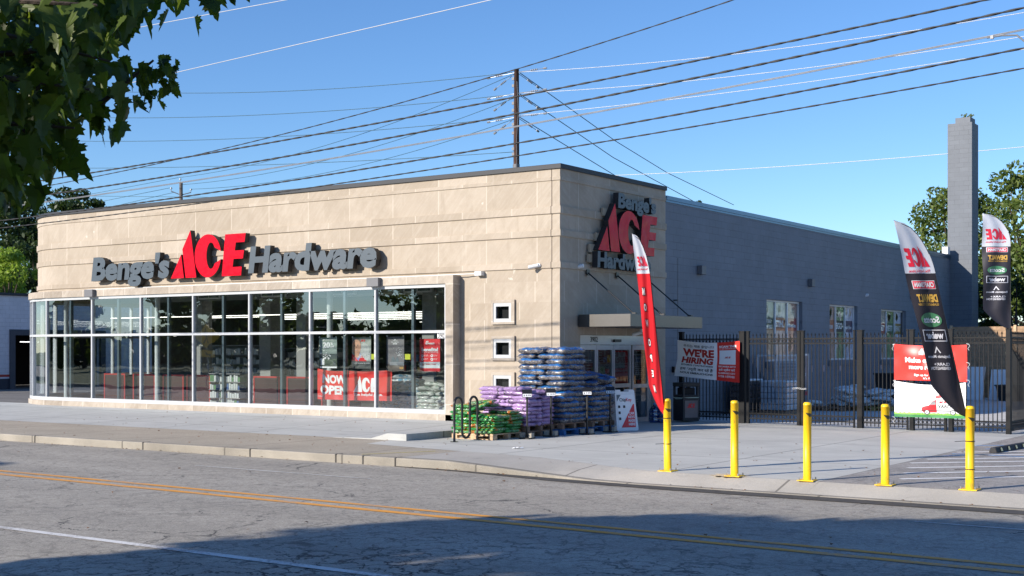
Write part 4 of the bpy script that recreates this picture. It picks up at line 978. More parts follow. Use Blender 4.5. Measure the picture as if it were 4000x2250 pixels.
a = MB(); M = Matrix.Translation((-15.6, 30.78, 0)) @ Matrix.Rotation(R(-30), 4, 'Z')
a.add([M @ Vector(v) for v in ((.254, -.2, .12), (.254, .2, .12), (.254, .2, .57), (.254, -.2, .57))], [(0, 1, 2, 3)], 0)
logo_on(-.13, .38, .11, .13, lambda u, v: tuple(M @ Vector((.257, u, v))), a, 1); a.build('poster_panel', [mat('panel_grey', (.16, .14, .15), .3, var=.2), M_REDP], o)
a = MB(); a.add([M @ Vector(v) for v in ((-.256, -.256, .655), (.256, -.256, .655), (.18, -.256, .61), (-.1, -.256, .6))], [(0, 1, 2, 3)]); a.add([M @ Vector(v) for v in ((.256, -.256, .655), (.256, .256, .66), (.256, .2, .635), (.256, -.1, .64))], [(0, 1, 2, 3)]); a.build('bin_bag', mat('bag_film', (.4, .5, .42), .3), o)

# ================================================================== BOLLARDS
def bollard():
    o = thing('bollard', '', 'bollard', (0, 0, 0), 'yellow bollards along the driveway')
    a = MB(); a.tube([(0, 0, .01), (0, 0, 1.10)], .0585, 24); a.build('post', M_YELLOW, o, smooth=True)
    a = MB(); prof = [(.0585, 1.10), (.055, 1.125), (.04, 1.137), (.001, 1.14)]; nn = 24; vs = []
    for r_, z_ in prof: vs += [(r_ * math.cos(2 * math.pi * i / nn), r_ * math.sin(2 * math.pi * i / nn), z_) for i in range(nn)]
    a.add(vs, [(j * nn + i, j * nn + (i + 1) % nn, (j + 1) * nn + (i + 1) % nn, (j + 1) * nn + i) for j in range(3) for i in range(nn)]); a.build('cap', M_YELLOW, o, smooth=True)
    a = MB(); a.box((-.12, -.12, 0), (.12, .12, .014)); bp_ = a.build('base_plate', M_YELLOW, o)
    for sx in (-1, 1):
        for sy in (-1, 1): a = MB(); a.tube([(sx * .095, sy * .095, .014), (sx * .095, sy * .095, .05)], .009, 6); a.build('anchor_bolt', M_SILV, bp_)
    # dark chevron sticker on the camera side
    a = MB(); r_ = .0592; vs = []; fs = []
    n_ = 10
    for i in range(n_ + 1):
        f = i / n_; ang = R(-100 + 115 * f); c_, s_ = math.cos(ang) * r_, math.sin(ang) * r_
        zt = .99 - .02 * f; zb = .985 - .075 * min(1, f * 1.6) - (0 if f < .6 else -.02)
        vs += [(c_, s_, zb), (c_, s_, zt)]
    fs = [(2 * i, 2 * i + 2, 2 * i + 3, 2 * i + 1) for i in range(n_)]; a.add(vs, fs); a.build('sticker', mat('sticker_black', (.03, .025, .01), .4), o)
    return o
b0 = bollard(); BP = [(-9.497, 18.11), (-8.287, 17.95), (-7.139, 17.95), (-6.001, 17.98), (-4.849, 18.02)]
QQ = []
BL = ['yellow bollard with the narrow red feather flag tied to it, leftmost of the row', 'yellow bollard standing in spilled sand, second from the left', 'yellow bollard in the middle of the row of five', 'yellow bollard second from the right, in front of the fence banner', 'yellow bollard with the dark feather flag tied to it, rightmost of the row']
for k, (x, y) in enumerate(BP):
    if k == 0: b0.rotation_euler = (R(.6), R(-.4), 0); b0.location = (x, y, 0); ORG[b0.name] = Vector((x, y, 0)); b0['label'] = BL[0]; q = b0
    else: q = dup(b0, (x, y, 0), BL[k], rz=R(random.uniform(-6, 6)))
    QQ.append(q)
for k in (0, 4):
    x, y = BP[k]
    for z in (.66, .28) if k == 4 else (.83, .43):
        a = MB(); a.tube([(.062 * math.cos(t_ * math.pi / 8), .062 * math.sin(t_ * math.pi / 8), z) for t_ in range(17)], .006, 5); a.tube([(-.06, 0, z), (-.2, -.02, z - .012)], .004, 4)
        st = a.build('cable_tie', M_BLACK, None); st.parent = QQ[k]
a = MB(); nn = 28; vs = [(0, 0, .02)]
for r_ in (.07, .14, .22): vs += [(r_ * (1 + .25 * random.uniform(-1, 1)) * math.cos(2 * math.pi * i / nn) * 1.3, r_ * (1 + .2 * random.uniform(-1, 1)) * math.sin(2 * math.pi * i / nn), .02 * (1 - r_ / .23) + .001) for i in range(nn)]
fs = [(0, 1 + i, 1 + (i + 1) % nn) for i in range(nn)] + [(1 + j * nn + i, 1 + (j + 1) * nn + i, 1 + (j + 1) * nn + (i + 1) % nn, 1 + j * nn + (i + 1) % nn) for j in range(2) for i in range(nn)]
a.add([(v[0] - 8.4, v[1] + 18.02, v[2]) for v in vs], fs); a.single('sand_pile', mat('sand', (.5, .4, .27), .95, var=.3, vs=60), 'small spill of pale sand around the foot of a bollard', 'sand', (-8.4, 18.02, 0), kind='stuff')

# ================================================================== FEATHER FLAGS
def feather(name, label, base, tip, width, z_cloth0, facing, bands, lean_curve=.25, twist=0.0, cloth_side=-1, pole=True, belly=1.0, fold=.03):
    """pole from base to tip, bending over at the top; cloth hangs on one side. u in 0..1 across from pole, v in 0..1 up the cloth"""
    base = Vector(base); tip = Vector(tip); o = thing(name, label, 'flag', tuple(base), 'feather flags')
    side = Vector(facing).normalized() * cloth_side
    up = tip - base
    def polept(s):
        # straight then bending sideways towards the tip
        p = base + up * s
        bend = max(0, (s - .55) / .45) ** 2.2
        return p + side * (width * bend * 1.0) - side * (width * 1.0) * 0
    base2 = base
    off = -side * 0
    def pole_xy(s): return base + (tip - side * width - base) * s + side * width * (1 - math.sqrt(max(0.0, 1 - max(0, (s - .76) / .24) ** 2)))
    a = MB(); a.tube([pole_xy(i / 30) for i in range(31)], [.012 - .008 * i / 30 for i in range(31)], 8); a.build('flagpole', M_WHITE if name == 'x' else M_BLACK, o, smooth=True)
    s0 = (z_cloth0 - base.z) / (tip.z - base.z)
    nrm = side.cross(Vector((0, 0, 1))).normalized()
    def cloth(u, v, d=0.0):
        s = s0 + (1 - s0) * v; P = pole_xy(s)
        far_straight = base + (tip - side * width - base) * s + side * width   # free edge runs parallel to the straight pole
        wv = min(1.0, v / .17) ** .62            # tapers at the foot
        Q = P.lerp(far_straight, wv) if v < 1 else P
        X = P.lerp(Q, u)
        wob = fold * math.sin(u * 9 + v * 7) * min(1, v * 6) * (1 - v ** 6) + fold * .8 * math.sin(v * 15 + u * 4) * u
        tw = twist * (u - .5)
        return X + nrm * (wob + tw * width * (1 - v)) + Vector((0, 0, 0)) + nrm * d
    nu, nv = 14, 70
    a = MB(); vs = [tuple(cloth(i / nu, j / nv)) for j in range(nv + 1) for i in range(nu + 1)]; fs = [(j * (nu + 1) + i, j * (nu + 1) + i + 1, (j + 1) * (nu + 1) + i + 1, (j + 1) * (nu + 1) + i) for j in range(nv) for i in range(nu)]
    a.v = vs; a.f = fs; a.m = []
    for j in range(nv):
        v = (j + .5) / nv; mi = [k for k, (v0, m_) in enumerate(bands) if v >= v0][-1]
        a.m += [mi] * nu
    c = a.build('cloth', [m_ for _, m_ in bands], o, smooth=True)
    return o, cloth, c
def clothmat(name, col, tr=.35):
    m, t, b = new_mat(name); out = t.nodes['Material Output']
    b.inputs['Base Color'].default_value = rgb(col); b.inputs['Roughness'].default_value = .5
    tl = N(t, 'ShaderNodeBsdfTranslucent'); tl.inputs[0].default_value = rgb(col); mx = N(t, 'ShaderNodeMixShader'); mx.inputs[0].default_value = tr
    t.links.new(b.outputs[0], mx.inputs[1]); t.links.new(tl.outputs[0], mx.inputs[2]); t.links.new(mx.outputs[0], out.inputs[0]); return m
C_RED = clothmat('flag_red', (.75, .02, .03)); C_WHT = clothmat('flag_white', (.72, .74, .8)); C_DRK = clothmat('flag_charcoal', (.035, .032, .042), .3)
def dark_flag_art(o, cloth, dd=-.008):
    IK = [mat('flag_ink_red', (.6, .02, .05), .5), mat('flag_ink_white', (.6, .6, .66), .5), mat('flag_ink_gold', (.5, .3, .06), .5), mat('flag_ink_green', (.06, .2, .1), .5)]
    f = lambda x, y: tuple(cloth(x, y, dd)); g_ = lambda x, y: tuple(cloth(x, y, dd * 1.6)); h_ = lambda x, y: tuple(cloth(x, y, dd * 2.2))
    def done(a): a.build('printed_logo', IK, o)
    a = MB(); logo_on(.12, .775, .34, .105, f, a, 0, .04); text_on('The helpful place.', .14, .88, .748, .013, f, 0, a, .02, cut=.1); done(a)
    a = MB(); y = .665; poly_on(rect(.1, y, .86, y + .042), f, a, 1, .06); poly_on(rect(.12, y + .003, .84, y + .039), g_, a, 0, .06); text_on('CRAFTSMAN', .15, .81, y + .01, .022, h_, 1, a, .04, cut=.1); done(a)
    a = MB(); y = .59; text_on('DEWALT', .12, .82, y + .012, .034, f, 2, a, .06, cut=.1); text_on('GUARANTEED TOUGH', .12, .82, y - .008, .011, f, 2, a, .02, cut=.1); done(a)
    a = MB(); poly_on(ell(.5, .51, .36, .037), f, a, 3, .06); text_on('Scotts', .22, .78, .496, .03, g_, 1, a, .03, cut=.1); done(a)
    a = MB(); y = .40
    for r_ in (rect(.1, y, .9, y + .004), rect(.1, y + .056, .9, y + .06), rect(.1, y + .004, .125, y + .056), rect(.875, y + .004, .9, y + .056)): poly_on(r_, f, a, 1, .06)
    text_on('weber', .2, .8, y + .015, .033, f, 1, a, .04, cut=.1); done(a)
    a = MB(); poly_on([(.4, .34), (.5, .375), (.6, .34), (.56, .34), (.5, .362), (.44, .34)], f, a, 1, .06); text_on('Benjamin Moore', .12, .88, .315, .015, f, 1, a, .02, cut=.1); done(a)
    a = MB(); text_on('CLARK+', .2, .7, .275, .014, f, 1, a, .02, cut=.1); text_on('KENSINGTON', .2, .86, .253, .015, f, 1, a, .02, cut=.1); done(a)
# flag on the right bollard
cam_r = (.8239, .5668, 0)
o2, cl2, _ = feather('feather_flag', 'dark feather flag with a white head leaning left from the rightmost yellow bollard', (-4.90, 18.08, .92), (-5.38, 16.45, 3.56), .38, .98, cam_r, [(0, C_DRK), (.745, C_WHT)], fold=.022)
dark_flag_art(o2, cl2)
a = MB(); a.tube([(-4.885, 18.09, .03), (-4.9, 18.08, .95)], .013, 8); a.build('ground_pole', M_BLACK, o2)
# flag on the corner of the fence
o3, cl3, _ = feather('feather_flag', 'upright dark feather flag with a white head on the fence corner post', (-7.27, 30.33, 2.2), (-7.80, 30.0, 4.97), .62, 2.36, cam_r, [(0, C_DRK), (.71, C_WHT)], fold=.03)
dark_flag_art(o3, cl3)
# narrow red flag
o1, cl1, _ = feather('feather_flag', 'narrow twisted red feather flag leaning from the leftmost yellow bollard', (-9.56, 18.17, .72), (-9.60, 17.15, 3.66), .21, .86, (.6, .2, 0), [(0, C_RED), (.79, C_WHT)], fold=.022, twist=.5)
a = MB(); a.tube([(-9.545, 18.18, .03), (-9.56, 18.17, .75)], .013, 8); a.build('ground_pole', M_BLACK, o1)
IK1 = [mat('flag_ink_red', (.6, .02, .05), .5), M_WHITE, M_BLKP]; a = MB(); f = lambda x, y: tuple(cl1(x, y, -.008)); h_ = lambda x, y: tuple(cl1(x, y, -.012)); f2 = lambda x, y: tuple(cl1(x, y, .008)); 
logo_on(.05, .825, .34, .06, f, a, 0, .03); text_on('The helpful place', .1, .9, .805, .01, f, 0, a, .02, cut=.1); a.build('printed_logo', IK1, o1)
for k, s in enumerate('NOWOPEN'):
    yy = .67 - k * .086 - (.02 if k > 2 else 0)
    a = MB(); text_on(s, .50, .70, yy, .040, lambda x, y: tuple(cl1(x, y, -.006)), 2, a, .09, cut=.1); text_on(s, .52, .68, yy + .003, .034, h_, 1, a, .035, cut=.1); a.build('printed_letter', IK1, o1)

# ================================================================== FENCE
FP0 = Vector((-15.95, 31.265, 0)); 
def FY(x): return 31.25 - .105 * (x + 15.81)
pk = None
def fence_section(label, A_, B_, posts=(1, 1), pw=(.05, .05), group='black metal fence and gate sections', zlift=0.0, cat='fence', name='metal_fence'):
    global pk, rg
    A_ = Vector((A_[0], A_[1], 0)); B_ = Vector((B_[0], B_[1], 0)); o = thing(name, label, cat, tuple(A_), group)
    d = (B_ - A_); L_ = d.length; d = d.normalized(); nn = Vector((-d.y, d.x, 0)); ang = math.atan2(d.y, d.x)
    M = Matrix.Translation(A_) @ Matrix.Rotation(ang, 4, 'Z')
    def bar(nm, x0, x1, z0, z1, t_=.02):
        a = MB(); a.box((x0, -t_, z0), (x1, t_, z1)); a.xform(M); return a.build(nm, M_FENCE, o)
    for k, (has, w_) in enumerate(zip(posts, pw)):
        if has:
            x = 0 if k == 0 else L_; a = MB(); a.box((x - w_, -w_, 0), (x + w_, w_, 2.36)); a.box((x - w_ - .008, -w_ - .008, 2.36), (x + w_ + .008, w_ + .008, 2.385)); a.xform(M); a.build('post', M_FENCE, o)
    a0 = pw[0] if posts[0] else 0; b0_ = L_ - (pw[1] if posts[1] else 0)
    for z in (2.165, 2.04, .25, .12): bar('rail', a0, b0_, z, z + .032, .018)
    n_ = max(2, int(round((b0_ - a0) / .104))); 
    if pk is None:
        a = MB(); a.box((-.009, -.009, .05), (.009, .009, 2.26))
        a.add([(-.02, 0, 2.27), (0, -.02, 2.27), (.02, 0, 2.27), (0, .02, 2.27), (0, 0, 2.335), (0, 0, 2.245)], [(0, 1, 4), (1, 2, 4), (2, 3, 4), (3, 0, 4), (1, 0, 5), (2, 1, 5), (3, 2, 5), (0, 3, 5)])
        k_ = a.build('picket', M_FENCE, None); pk = k_.data; bpy.data.objects.remove(k_)
    rings = [MB(), MB()]
    for i in range(1, n_):
        x = a0 + (b0_ - a0) * i / n_; p = bpy.data.objects.new('picket', pk); COL.objects.link(p); p.parent = o; p.location = Matrix.Rotation(ang, 4, 'Z') @ Vector((x, 0, 0)); p.rotation_euler = (0, 0, ang)
    for i in range(n_):
        x = a0 + (b0_ - a0) * (i + .5) / n_
        for ring, z in zip(rings, (2.118, .201)): ring.tube([(x + .036 * math.cos(t_ * math.pi / 6), 0, z + .036 * math.sin(t_ * math.pi / 6)) for t_ in range(13)], .007, 5, caps=False)
    for ring in rings: ring.xform(M); ring.build('ring_row', M_FENCE, o)
    return o
F_ = lambda x: (x, FY(x))
fence_section('black fence section by the bin, carrying the hiring banner', F_(-15.98), F_(-14.11), pw=(.055, .075))
fence_section('black gate leaf left of the gate chain, partly in shade', F_(-13.955), F_(-12.51), pw=(.035, .04), name='metal_gate', cat='gate')
fence_section('black gate leaf right of the gate chain, fully sunlit', F_(-12.405), F_(-11.03), pw=(.04, .02), name='metal_gate', cat='gate')
fence_section('black gate leaf between the thick gate post and the left half of the rewards banner', F_(-10.865), F_(-9.68), pw=(.065, .02), name='metal_gate', cat='gate')
fence_section('black gate leaf hidden behind the middle of the rewards banner', F_(-9.566), F_(-8.76), pw=(.05, .03), name='metal_gate', cat='gate')
fence_section('black fence section running from the rewards banner to the corner post', F_(-8.632), F_(-7.317), pw=(.05, .05))
fence_section('black fence section turning back from the corner towards the yard', (-7.317, 30.46), (-7.317, 35.5), posts=(0, 1))
a = MB()
for k in range(7): a.tube([(-12.62 + .05 * k + .03 * math.cos(t_ * .785), FY(-12.5) - .07 + .01 * (k % 2), .93 + .016 * math.sin(t_ * .785) + .01 * math.sin(k)) for t_ in range(9)], .007, 5)
a.single('gate_chain', M_SILV, 'shiny steel chain holding the two gate leaves together', 'chain', (-12.46, 30.8, .93))
# ------------------------------------------------------------------ banners
def banner(name, label, A_, B_, z00, z01, z10, z11, sag=0.05, nrm=(0, -1, 0), amp=.02, cat='banner', bands=None, seed=0, group=None, arch=0):
    """A_/B_: left and right foot; z0x = bottom/top z at the left, z1x = at the right; returns mapping fn(u,v,d)"""
    A_ = Vector((A_[0], A_[1], 0)); B_ = Vector((B_[0], B_[1], 0)); nv_ = Vector(nrm).normalized(); rr = random.Random(seed); ph = [rr.uniform(0, 6) for _ in range(6)]
    def S_(u, v, d=0):
        p = A_.lerp(B_, u); zb = z00 + (z10 - z00) * u; zt = z01 + (z11 - z01) * u
        zt -= sag * math.sin(math.pi * min(1, u)) ; zb += arch * math.sin(math.pi * u)
        z = zb + (zt - zb) * v
        w1 = amp * (math.sin(6.5 * (u + v * .6) + ph[0]) + .6 * math.sin(11 * (u - v * .8) + ph[1]) + .35 * math.sin(19 * (u * .7 + v * .5) + ph[2])) * (.3 + .7 * math.sin(math.pi * max(0, min(1, u))))
        return p + nv_ * (w1 + d + amp * 1.5) + Vector((0, 0, z))
    return S_
def banner_obj(name, label, S_, bands, loc, cat='banner', group=None):
    o = thing(name, label, cat, loc, group); nu, nv = 40, 20
    a = MB(); a.v = [tuple(S_(i / nu, j / nv)) for j in range(nv + 1) for i in range(nu + 1)]; a.f = [(j * (nu + 1) + i, j * (nu + 1) + i + 1, (j + 1) * (nu + 1) + i + 1, (j + 1) * (nu + 1) + i) for j in range(nv) for i in range(nu)]
    a.m = [[k for k, (u0, v0, m_) in enumerate(bands) if (i + .5) / nu >= u0 and (j + .5) / nv >= v0][-1] for j in range(nv) for i in range(nu)]
    a.build('vinyl', [b_[2] for b_ in bands], o, smooth=True); return o
# hiring banner
S_ = banner('', '', (-16.02, 31.12), (-14.13, 30.93), 1.20, 2.165, 1.05, 2.13, sag=.06, amp=.010, seed=3, nrm=(-.1, -1, 0))
def S1(u, v, d=0):
    if v < .5: # lower left corner flares out
        return S_(u - (0.05 * (1 - 2 * v)) * (1 - u), v, d)
    return S_(u, v, d)
hb = banner_obj('hiring_banner', 'white and red hiring banner in several languages tied to the fence beside the bin', S1, [(0, 0, M_WHV), (.655, 0, M_REDV)], (-15.05, 31.0, 1.1))
a = MB(); f = lambda d: (lambda u, v: tuple(S1(u, v, d)))
text_on('우리는 채용 중입니다', .10, .60, .845, .055, f(.004), 0, a, .012, cut=.06)
text_on("WE'RE", .09, .60, .60, .185, f(.004), 1, a, .05, cut=.06)
text_on('HIRING', .075, .59, .405, .150, f(.004), 1, a, .05, shear=.1, cut=.06)
text_on('ESTAMOS CONTRATANDO', .08, .59, .325, .040, f(.004), 0, a, .03, cut=.06)
text_on('हम भर्ती कर रहे हैं', .07, .59, .20, .065, f(.004), 0, a, .02, cut=.06)
text_on('NOUS EMBAUCHONS', .08, .59, .10, .050, f(.004), 0, a, .03, cut=.06)
text_on('SCAN THIS', .68, .95, .86, .05, f(.004), 2, a, .05, cut=.06); text_on('TO SEE OPEN POSITIONS', .68, .95, .82, .02, f(.004), 2, a, .02, cut=.06)
poly_on(rect(.685, .43, .94, .79), f(.004), a, 2, .06)
text_on('ESCANEA ESTO', .68, .94, .355, .038, f(.004), 2, a, .03, cut=.06); text_on('इसे स्कैन करें', .685, .93, .26, .05, f(.004), 2, a, .02, cut=.06)
text_on('NUMÉRISEZ CECI', .68, .93, .185, .035, f(.004), 2, a, .02, cut=.06); text_on('이것을 스캔하세요', .68, .93, .095, .045, f(.004), 2, a, .02, cut=.06)
logo_on(.765, .585, .045, .05, f(.007), a, 1)
a.build('banner_print', [M_BLKP, mat('ink_crimson', (.45, .03, .02), .5), M_WHITE], hb)
# rewards banner (red)
yb_ = FY(-9.1) - .05
S2 = banner('', '', (-9.99, FY(-9.99) - .045), (-8.24, FY(-8.24) - .045), 1.19, 2.04, 1.16, 2.02, sag=.035, amp=.014, seed=5, nrm=(-.1, -1, 0))
rb = banner_obj('rewards_banner', 'glossy red rewards banner tied high on the sunlit fence', S2, [(0, 0, M_REDV)], (-9.1, 30.5, 1.1), group='banners on the sunlit fence')
a = MB(); f = lambda d: (lambda u, v: tuple(S2(u, v, d)))
logo_on(.36, .84, .042, .085, f(.004), a, 0); text_on('REWARDS', .35, .62, .74, .085, f(.004), 0, a, .05, cut=.06)
text_on('Make every day', .16, .80, .515, .13, f(.004), 0, a, .045, cut=.06); text_on('more rewarding', .21, .80, .325, .12, f(.004), 0, a, .045, cut=.06)
text_on('Sign up for Ace Rewards.', .28, .76, .13, .06, f(.004), 0, a, .03, cut=.06); text_on("It's FREE!", .41, .60, .04, .055, f(.004), 0, a, .03, cut=.06)
a.build('banner_print', [M_WHITE], rb)
S3 = banner('', '', (-9.98, FY(-9.98) - .05), (-8.27, FY(-8.27) - .05), .31, 1.165, .32, 1.15, sag=.075, amp=.012, seed=8, nrm=(-.1, -1, 0))
yb3 = banner_obj('yard_banner', 'white banner printed with a red van and green grass on the fence', S3, [(0, 0, M_GREENP), (0, .1, M_WHV)], (-9.1, 30.5, .3), group='banners on the sunlit fence')
a = MB(); f = lambda d: (lambda u, v: tuple(S3(u, v, d)))
# ragged printed grass edge
poly = [(0, .08)] + [(i / 60, .12 + .035 * random.random()) for i in range(61)] + [(1, .08)]
poly_on(poly, f(.003), a, 4, .05)
text_on('Scan to Get', .15, .32, .44, .04, f(.004), 5, a, .01, cut=.06); text_on('Your Prescription', .06, .36, .35, .045, f(.004), 6, a, .015, cut=.06); text_on('for a Beautiful Yard', .05, .38, .26, .045, f(.004), 6, a, .015, cut=.06)
poly_on([(.39, .2), (.39, .29), (.41, .33), (.49, .37), (.545, .5), (.6, .545), (.6, .16), (.42, .16)], f(.004), a, 0, .05)   # red nose of the van
poly_on([(.6, .16), (.6, .545), (.66, .57), (.97, .57), (.97, .2), (.95, .16)], f(.004), a, 1, .05)
poly_on([(.5, .39), (.552, .5), (.59, .5), (.59, .4)], f(.006), a, 3); poly_on([(.385, .2), (.97, .2), (.97, .225), (.385, .225)], f(.006), a, 2, .05)
for cx in (.465, .83):
    poly_on(ell(cx, .165, .038, .075), f(.007), a, 2); poly_on(ell(cx, .165, .028, .054), f(.009), a, 1); poly_on(ell(cx, .165, .012, .024), f(.011), a, 3)
poly_on([(.585, .6), (.60, .68), (.66, .69), (.665, .61), (.63, .59)], f(.006), a, 0); 
logo_on(.63, .44, .05, .07, f(.006), a, 0); text_on('YARD', .615, .80, .295, .09, f(.006), 2, a, .03, cut=.06)
for r_ in (rect(.82, .29, .90, .31), rect(.82, .40, .90, .42), rect(.82, .29, .835, .42), rect(.885, .29, .90, .42)): poly_on(r_, f(.006), a, 4)
poly_on([(.84, .31), (.86, .40), (.88, .31)], f(.006), a, 4)
a.build('banner_print', [M_REDP, M_WHITE, M_BLKP, mat('ink_grey', (.3, .3, .32), .5), mat('ink_grass', (.25, .5, .08), .5, var=.3, vs=30), mat('ink_faint', (.72, .74, .72), .5), mat('ink_sage', (.32, .38, .32), .5)], yb3)
# cord ties
a = MB()
for x, z in ((-10.02, 2.03), (-8.2, 2.03), (-10.0, 1.17), (-9.98, .3), (-8.2, 1.6), (-8.2, 1.2)):
    y = FY(x) - .08
    a.tube([(x, y, z), (x + .03, y - .02, z - .04), (x - .02, y, z - .1), (x + .01, y, z - .14)], .005, 5); a.tube([(x, y, z), (x + random.choice((-1, 1)) * .05, y, z + .01)], .006, 5)
a.single('banner_cord', M_WHITE, 'white cord lashing the two sunlit banners to the fence', 'cord', (-9.1, 30.5, 1.2))
# wheel stop
o = thing('wheel_stop', 'black rubber parking wheel stop with yellow reflectors on the right of the lot', 'wheel stop', (-6.2, 25.6, 0))
a = MB(); P = [(-.075, 0), (.075, 0), (.05, .085), (.035, .1), (-.035, .1), (-.05, .085)]
a.prism(P, lambda x, z: (-6.24 + x, 24.72, z * 1.0), lambda x, z: (-6.10 + x, 26.5, z), 0); 
ws = a.build('stop_body', mat('rubber_black', (.03, .03, .033), .8, var=.3, vs=20), o, fixn=True); bevel(ws, .012)
for k in range(4):
    y = 25.0 + k * .42; xx = -6.24 + .14 * (y - 24.72) / 1.78
    for s in (-1, 1):
        a = MB(); a.add([(xx + s * .0735, y - .07, .02), (xx + s * .0735, y + .07, .02), (xx + s * .0545, y + .05, .083), (xx + s * .0545, y - .05, .083)], [(0, 1, 2, 3)]); a.v = [(v[0] + s * .004, v[1], v[2]) for v in a.v]; a.build('reflector', mat('reflector_amber', (.7, .42, .06), .35), o)
# ================================================================== INTERIOR THINGS SEEN THROUGH THE GLASS
YG = 26.12
def pl(x, z, d=0.0): return (x, YG - d, z)
def wposter(name, label, x0, x1, z0, z1, base, draw, group='posters hung inside the window'):
    o = thing(name, label, 'poster', ((x0 + x1) / 2, YG, z0), group)
    a = MB(); poly_on(rect(x0, z0, x1, z1), lambda x, z: (x, YG, z), a); a.box((x0, YG + .002, z0), (x1, YG + .006, z1)); a.build('sheet', base, o)
    a = MB(); mats = draw(a, lambda u, v, d=.003: (x0 + (x1 - x0) * u, YG - d, z0 + (z1 - z0) * v)); a.build('print', mats, o)
    a = MB()
    for x in (x0 + .02, x1 - .02): a.tube([(x, YG - .01, z1 + .0), (x, YG - .01, z1 + .03)], .018, 8)
    a.build('hanging_clip', M_WHITE, o); return o
def T(s, u0, u1, v, cap, fn, mi, a, off=.02, d=.006, shear=0): text_on(s, u0, u1, v, cap, lambda x, y: fn(x, y, d), mi, a, off, shear)
def dr1(a, f):
    poly_on(rect(0, .30, 1, .47), lambda x, y: f(x, y), a, 1); poly_on(rect(0, .0, 1, .3), lambda x, y: f(x, y), a, 2)
    for k in range(26): cx, cy = random.gauss(.42, .13), random.gauss(.40, .07); poly_on(ell(cx, cy, .035, .018, 6), lambda x, y: f(x, y, .006), a, 0)
    poly_on(rect(.8, .05, .95, .22), lambda x, y: f(x, y, .006), a, 1); poly_on(rect(.1, .1, .3, .32), lambda x, y: f(x, y, .006), a, 0); poly_on(rect(.04, .0, 1, .05), lambda x, y: f(x, y, .007), a, 0)
    T('Benjamin Moore', .3, .82, .915, .03, f, 0, a); poly_on([(.2, .905), (.3, .905), (.25, .955)], lambda x, y: f(x, y, .006), a, 0); T('20', .22, .62, .67, .17, f, 0, a, .04); T('%', .65, .78, .76, .08, f, 0, a, .03); T('OFF', .64, .86, .67, .06, f, 0, a, .03)
    return [M_WHITE, mat('poster_deep', (.05, .07, .07), .5), mat('poster_moss', (.06, .09, .06), .5)]

wposter('window_poster', 'grey-green paint poster reading 20% OFF, left of the poster with the smiling man', -24.353, -23.708, 1.407, 2.234, mat('poster_sage', (.27, .33, .3), .5), dr1)
def dr2(a, f):
    poly_on(rect(0, 0, 1, .24), lambda x, y: f(x, y, .004), a, 3); poly_on(rect(0, .24, 1, 1), lambda x, y: f(x, y, .003), a, 6)
    poly_on(ell(.66, .62, .25, .2), lambda x, y: f(x, y, .004), a, 7)
    poly_on([(0, .24), (0, .48), (.12, .42), (.3, .3), (.5, .42), (.62, .36), (.78, .24)], lambda x, y: f(x, y, .005), a, 1)
    poly_on([(.1, .44), (.2, .5), (.42, .5), (.5, .43), (.34, .24)], lambda x, y: f(x, y, .006), a, 4)
    poly_on([(.12, .4), (.12, .56), (.4, .56), (.4, .42), (.28, .33)], lambda x, y: f(x, y, .007), a, 2)
    poly_on(ell(.24, .70, .235, .25), lambda x, y: f(x, y, .008), a, 2)
    poly_on([(.0, .76), (.01, .93), (.12, .985), (.33, .985), (.45, .92), (.47, .8), (.42, .88), (.3, .93), (.13, .93), (.04, .86)], lambda x, y: f(x, y, .010), a, 5)
    for cx in (.14, .31): poly_on(ell(cx, .735, .035, .012, 10), lambda x, y: f(x, y, .010), a, 3); poly_on(rect(cx - .05, .765, cx + .05, .775), lambda x, y: f(x, y, .010), a, 5)
    poly_on([(.215, .73), (.25, .66), (.20, .66)], lambda x, y: f(x, y, .010), a, 8); poly_on([(.13, .61), (.23, .575), (.33, .61), (.23, .595)], lambda x, y: f(x, y, .010), a, 8); poly_on([(.15, .605), (.23, .59), (.31, .605), (.23, .582)], lambda x, y: f(x, y, .011), a, 0)
    logo_on(.46, .87, .11, .07, lambda x, y: f(x, y, .008), a, 1)
    for k, s in enumerate(('YOUR LOCAL', 'PARTNER FOR', 'YOUR BUSINESS', 'NEEDS')): T(s, (.44, .38, .30, .66)[k], .96, .475 - k * .06, .035, f, 0, a, .04, .012)
    T('Ask an associate for details', .08, .94, .165, .028, f, 0, a, .02, .008)
    return [M_WHITE, M_REDP, M_SKIN, mat('poster_char', (.06, .07, .07), .5), mat('shirt_blue', (.25, .3, .55), .5), mat('printed_hair', (.2, .16, .14), .6), mat('poster_bokeh', (.32, .35, .32), .5, var=.3, vs=5), mat('poster_bokeh_pale', (.45, .47, .45), .5, var=.2, vs=5), mat('printed_lips', (.35, .14, .1), .5)]
wposter('window_poster', 'photo poster of a smiling person in a red vest and blue collar', -23.161, -22.497, 1.401, 2.228, mat('poster_back', (.3, .33, .32), .5), dr2)
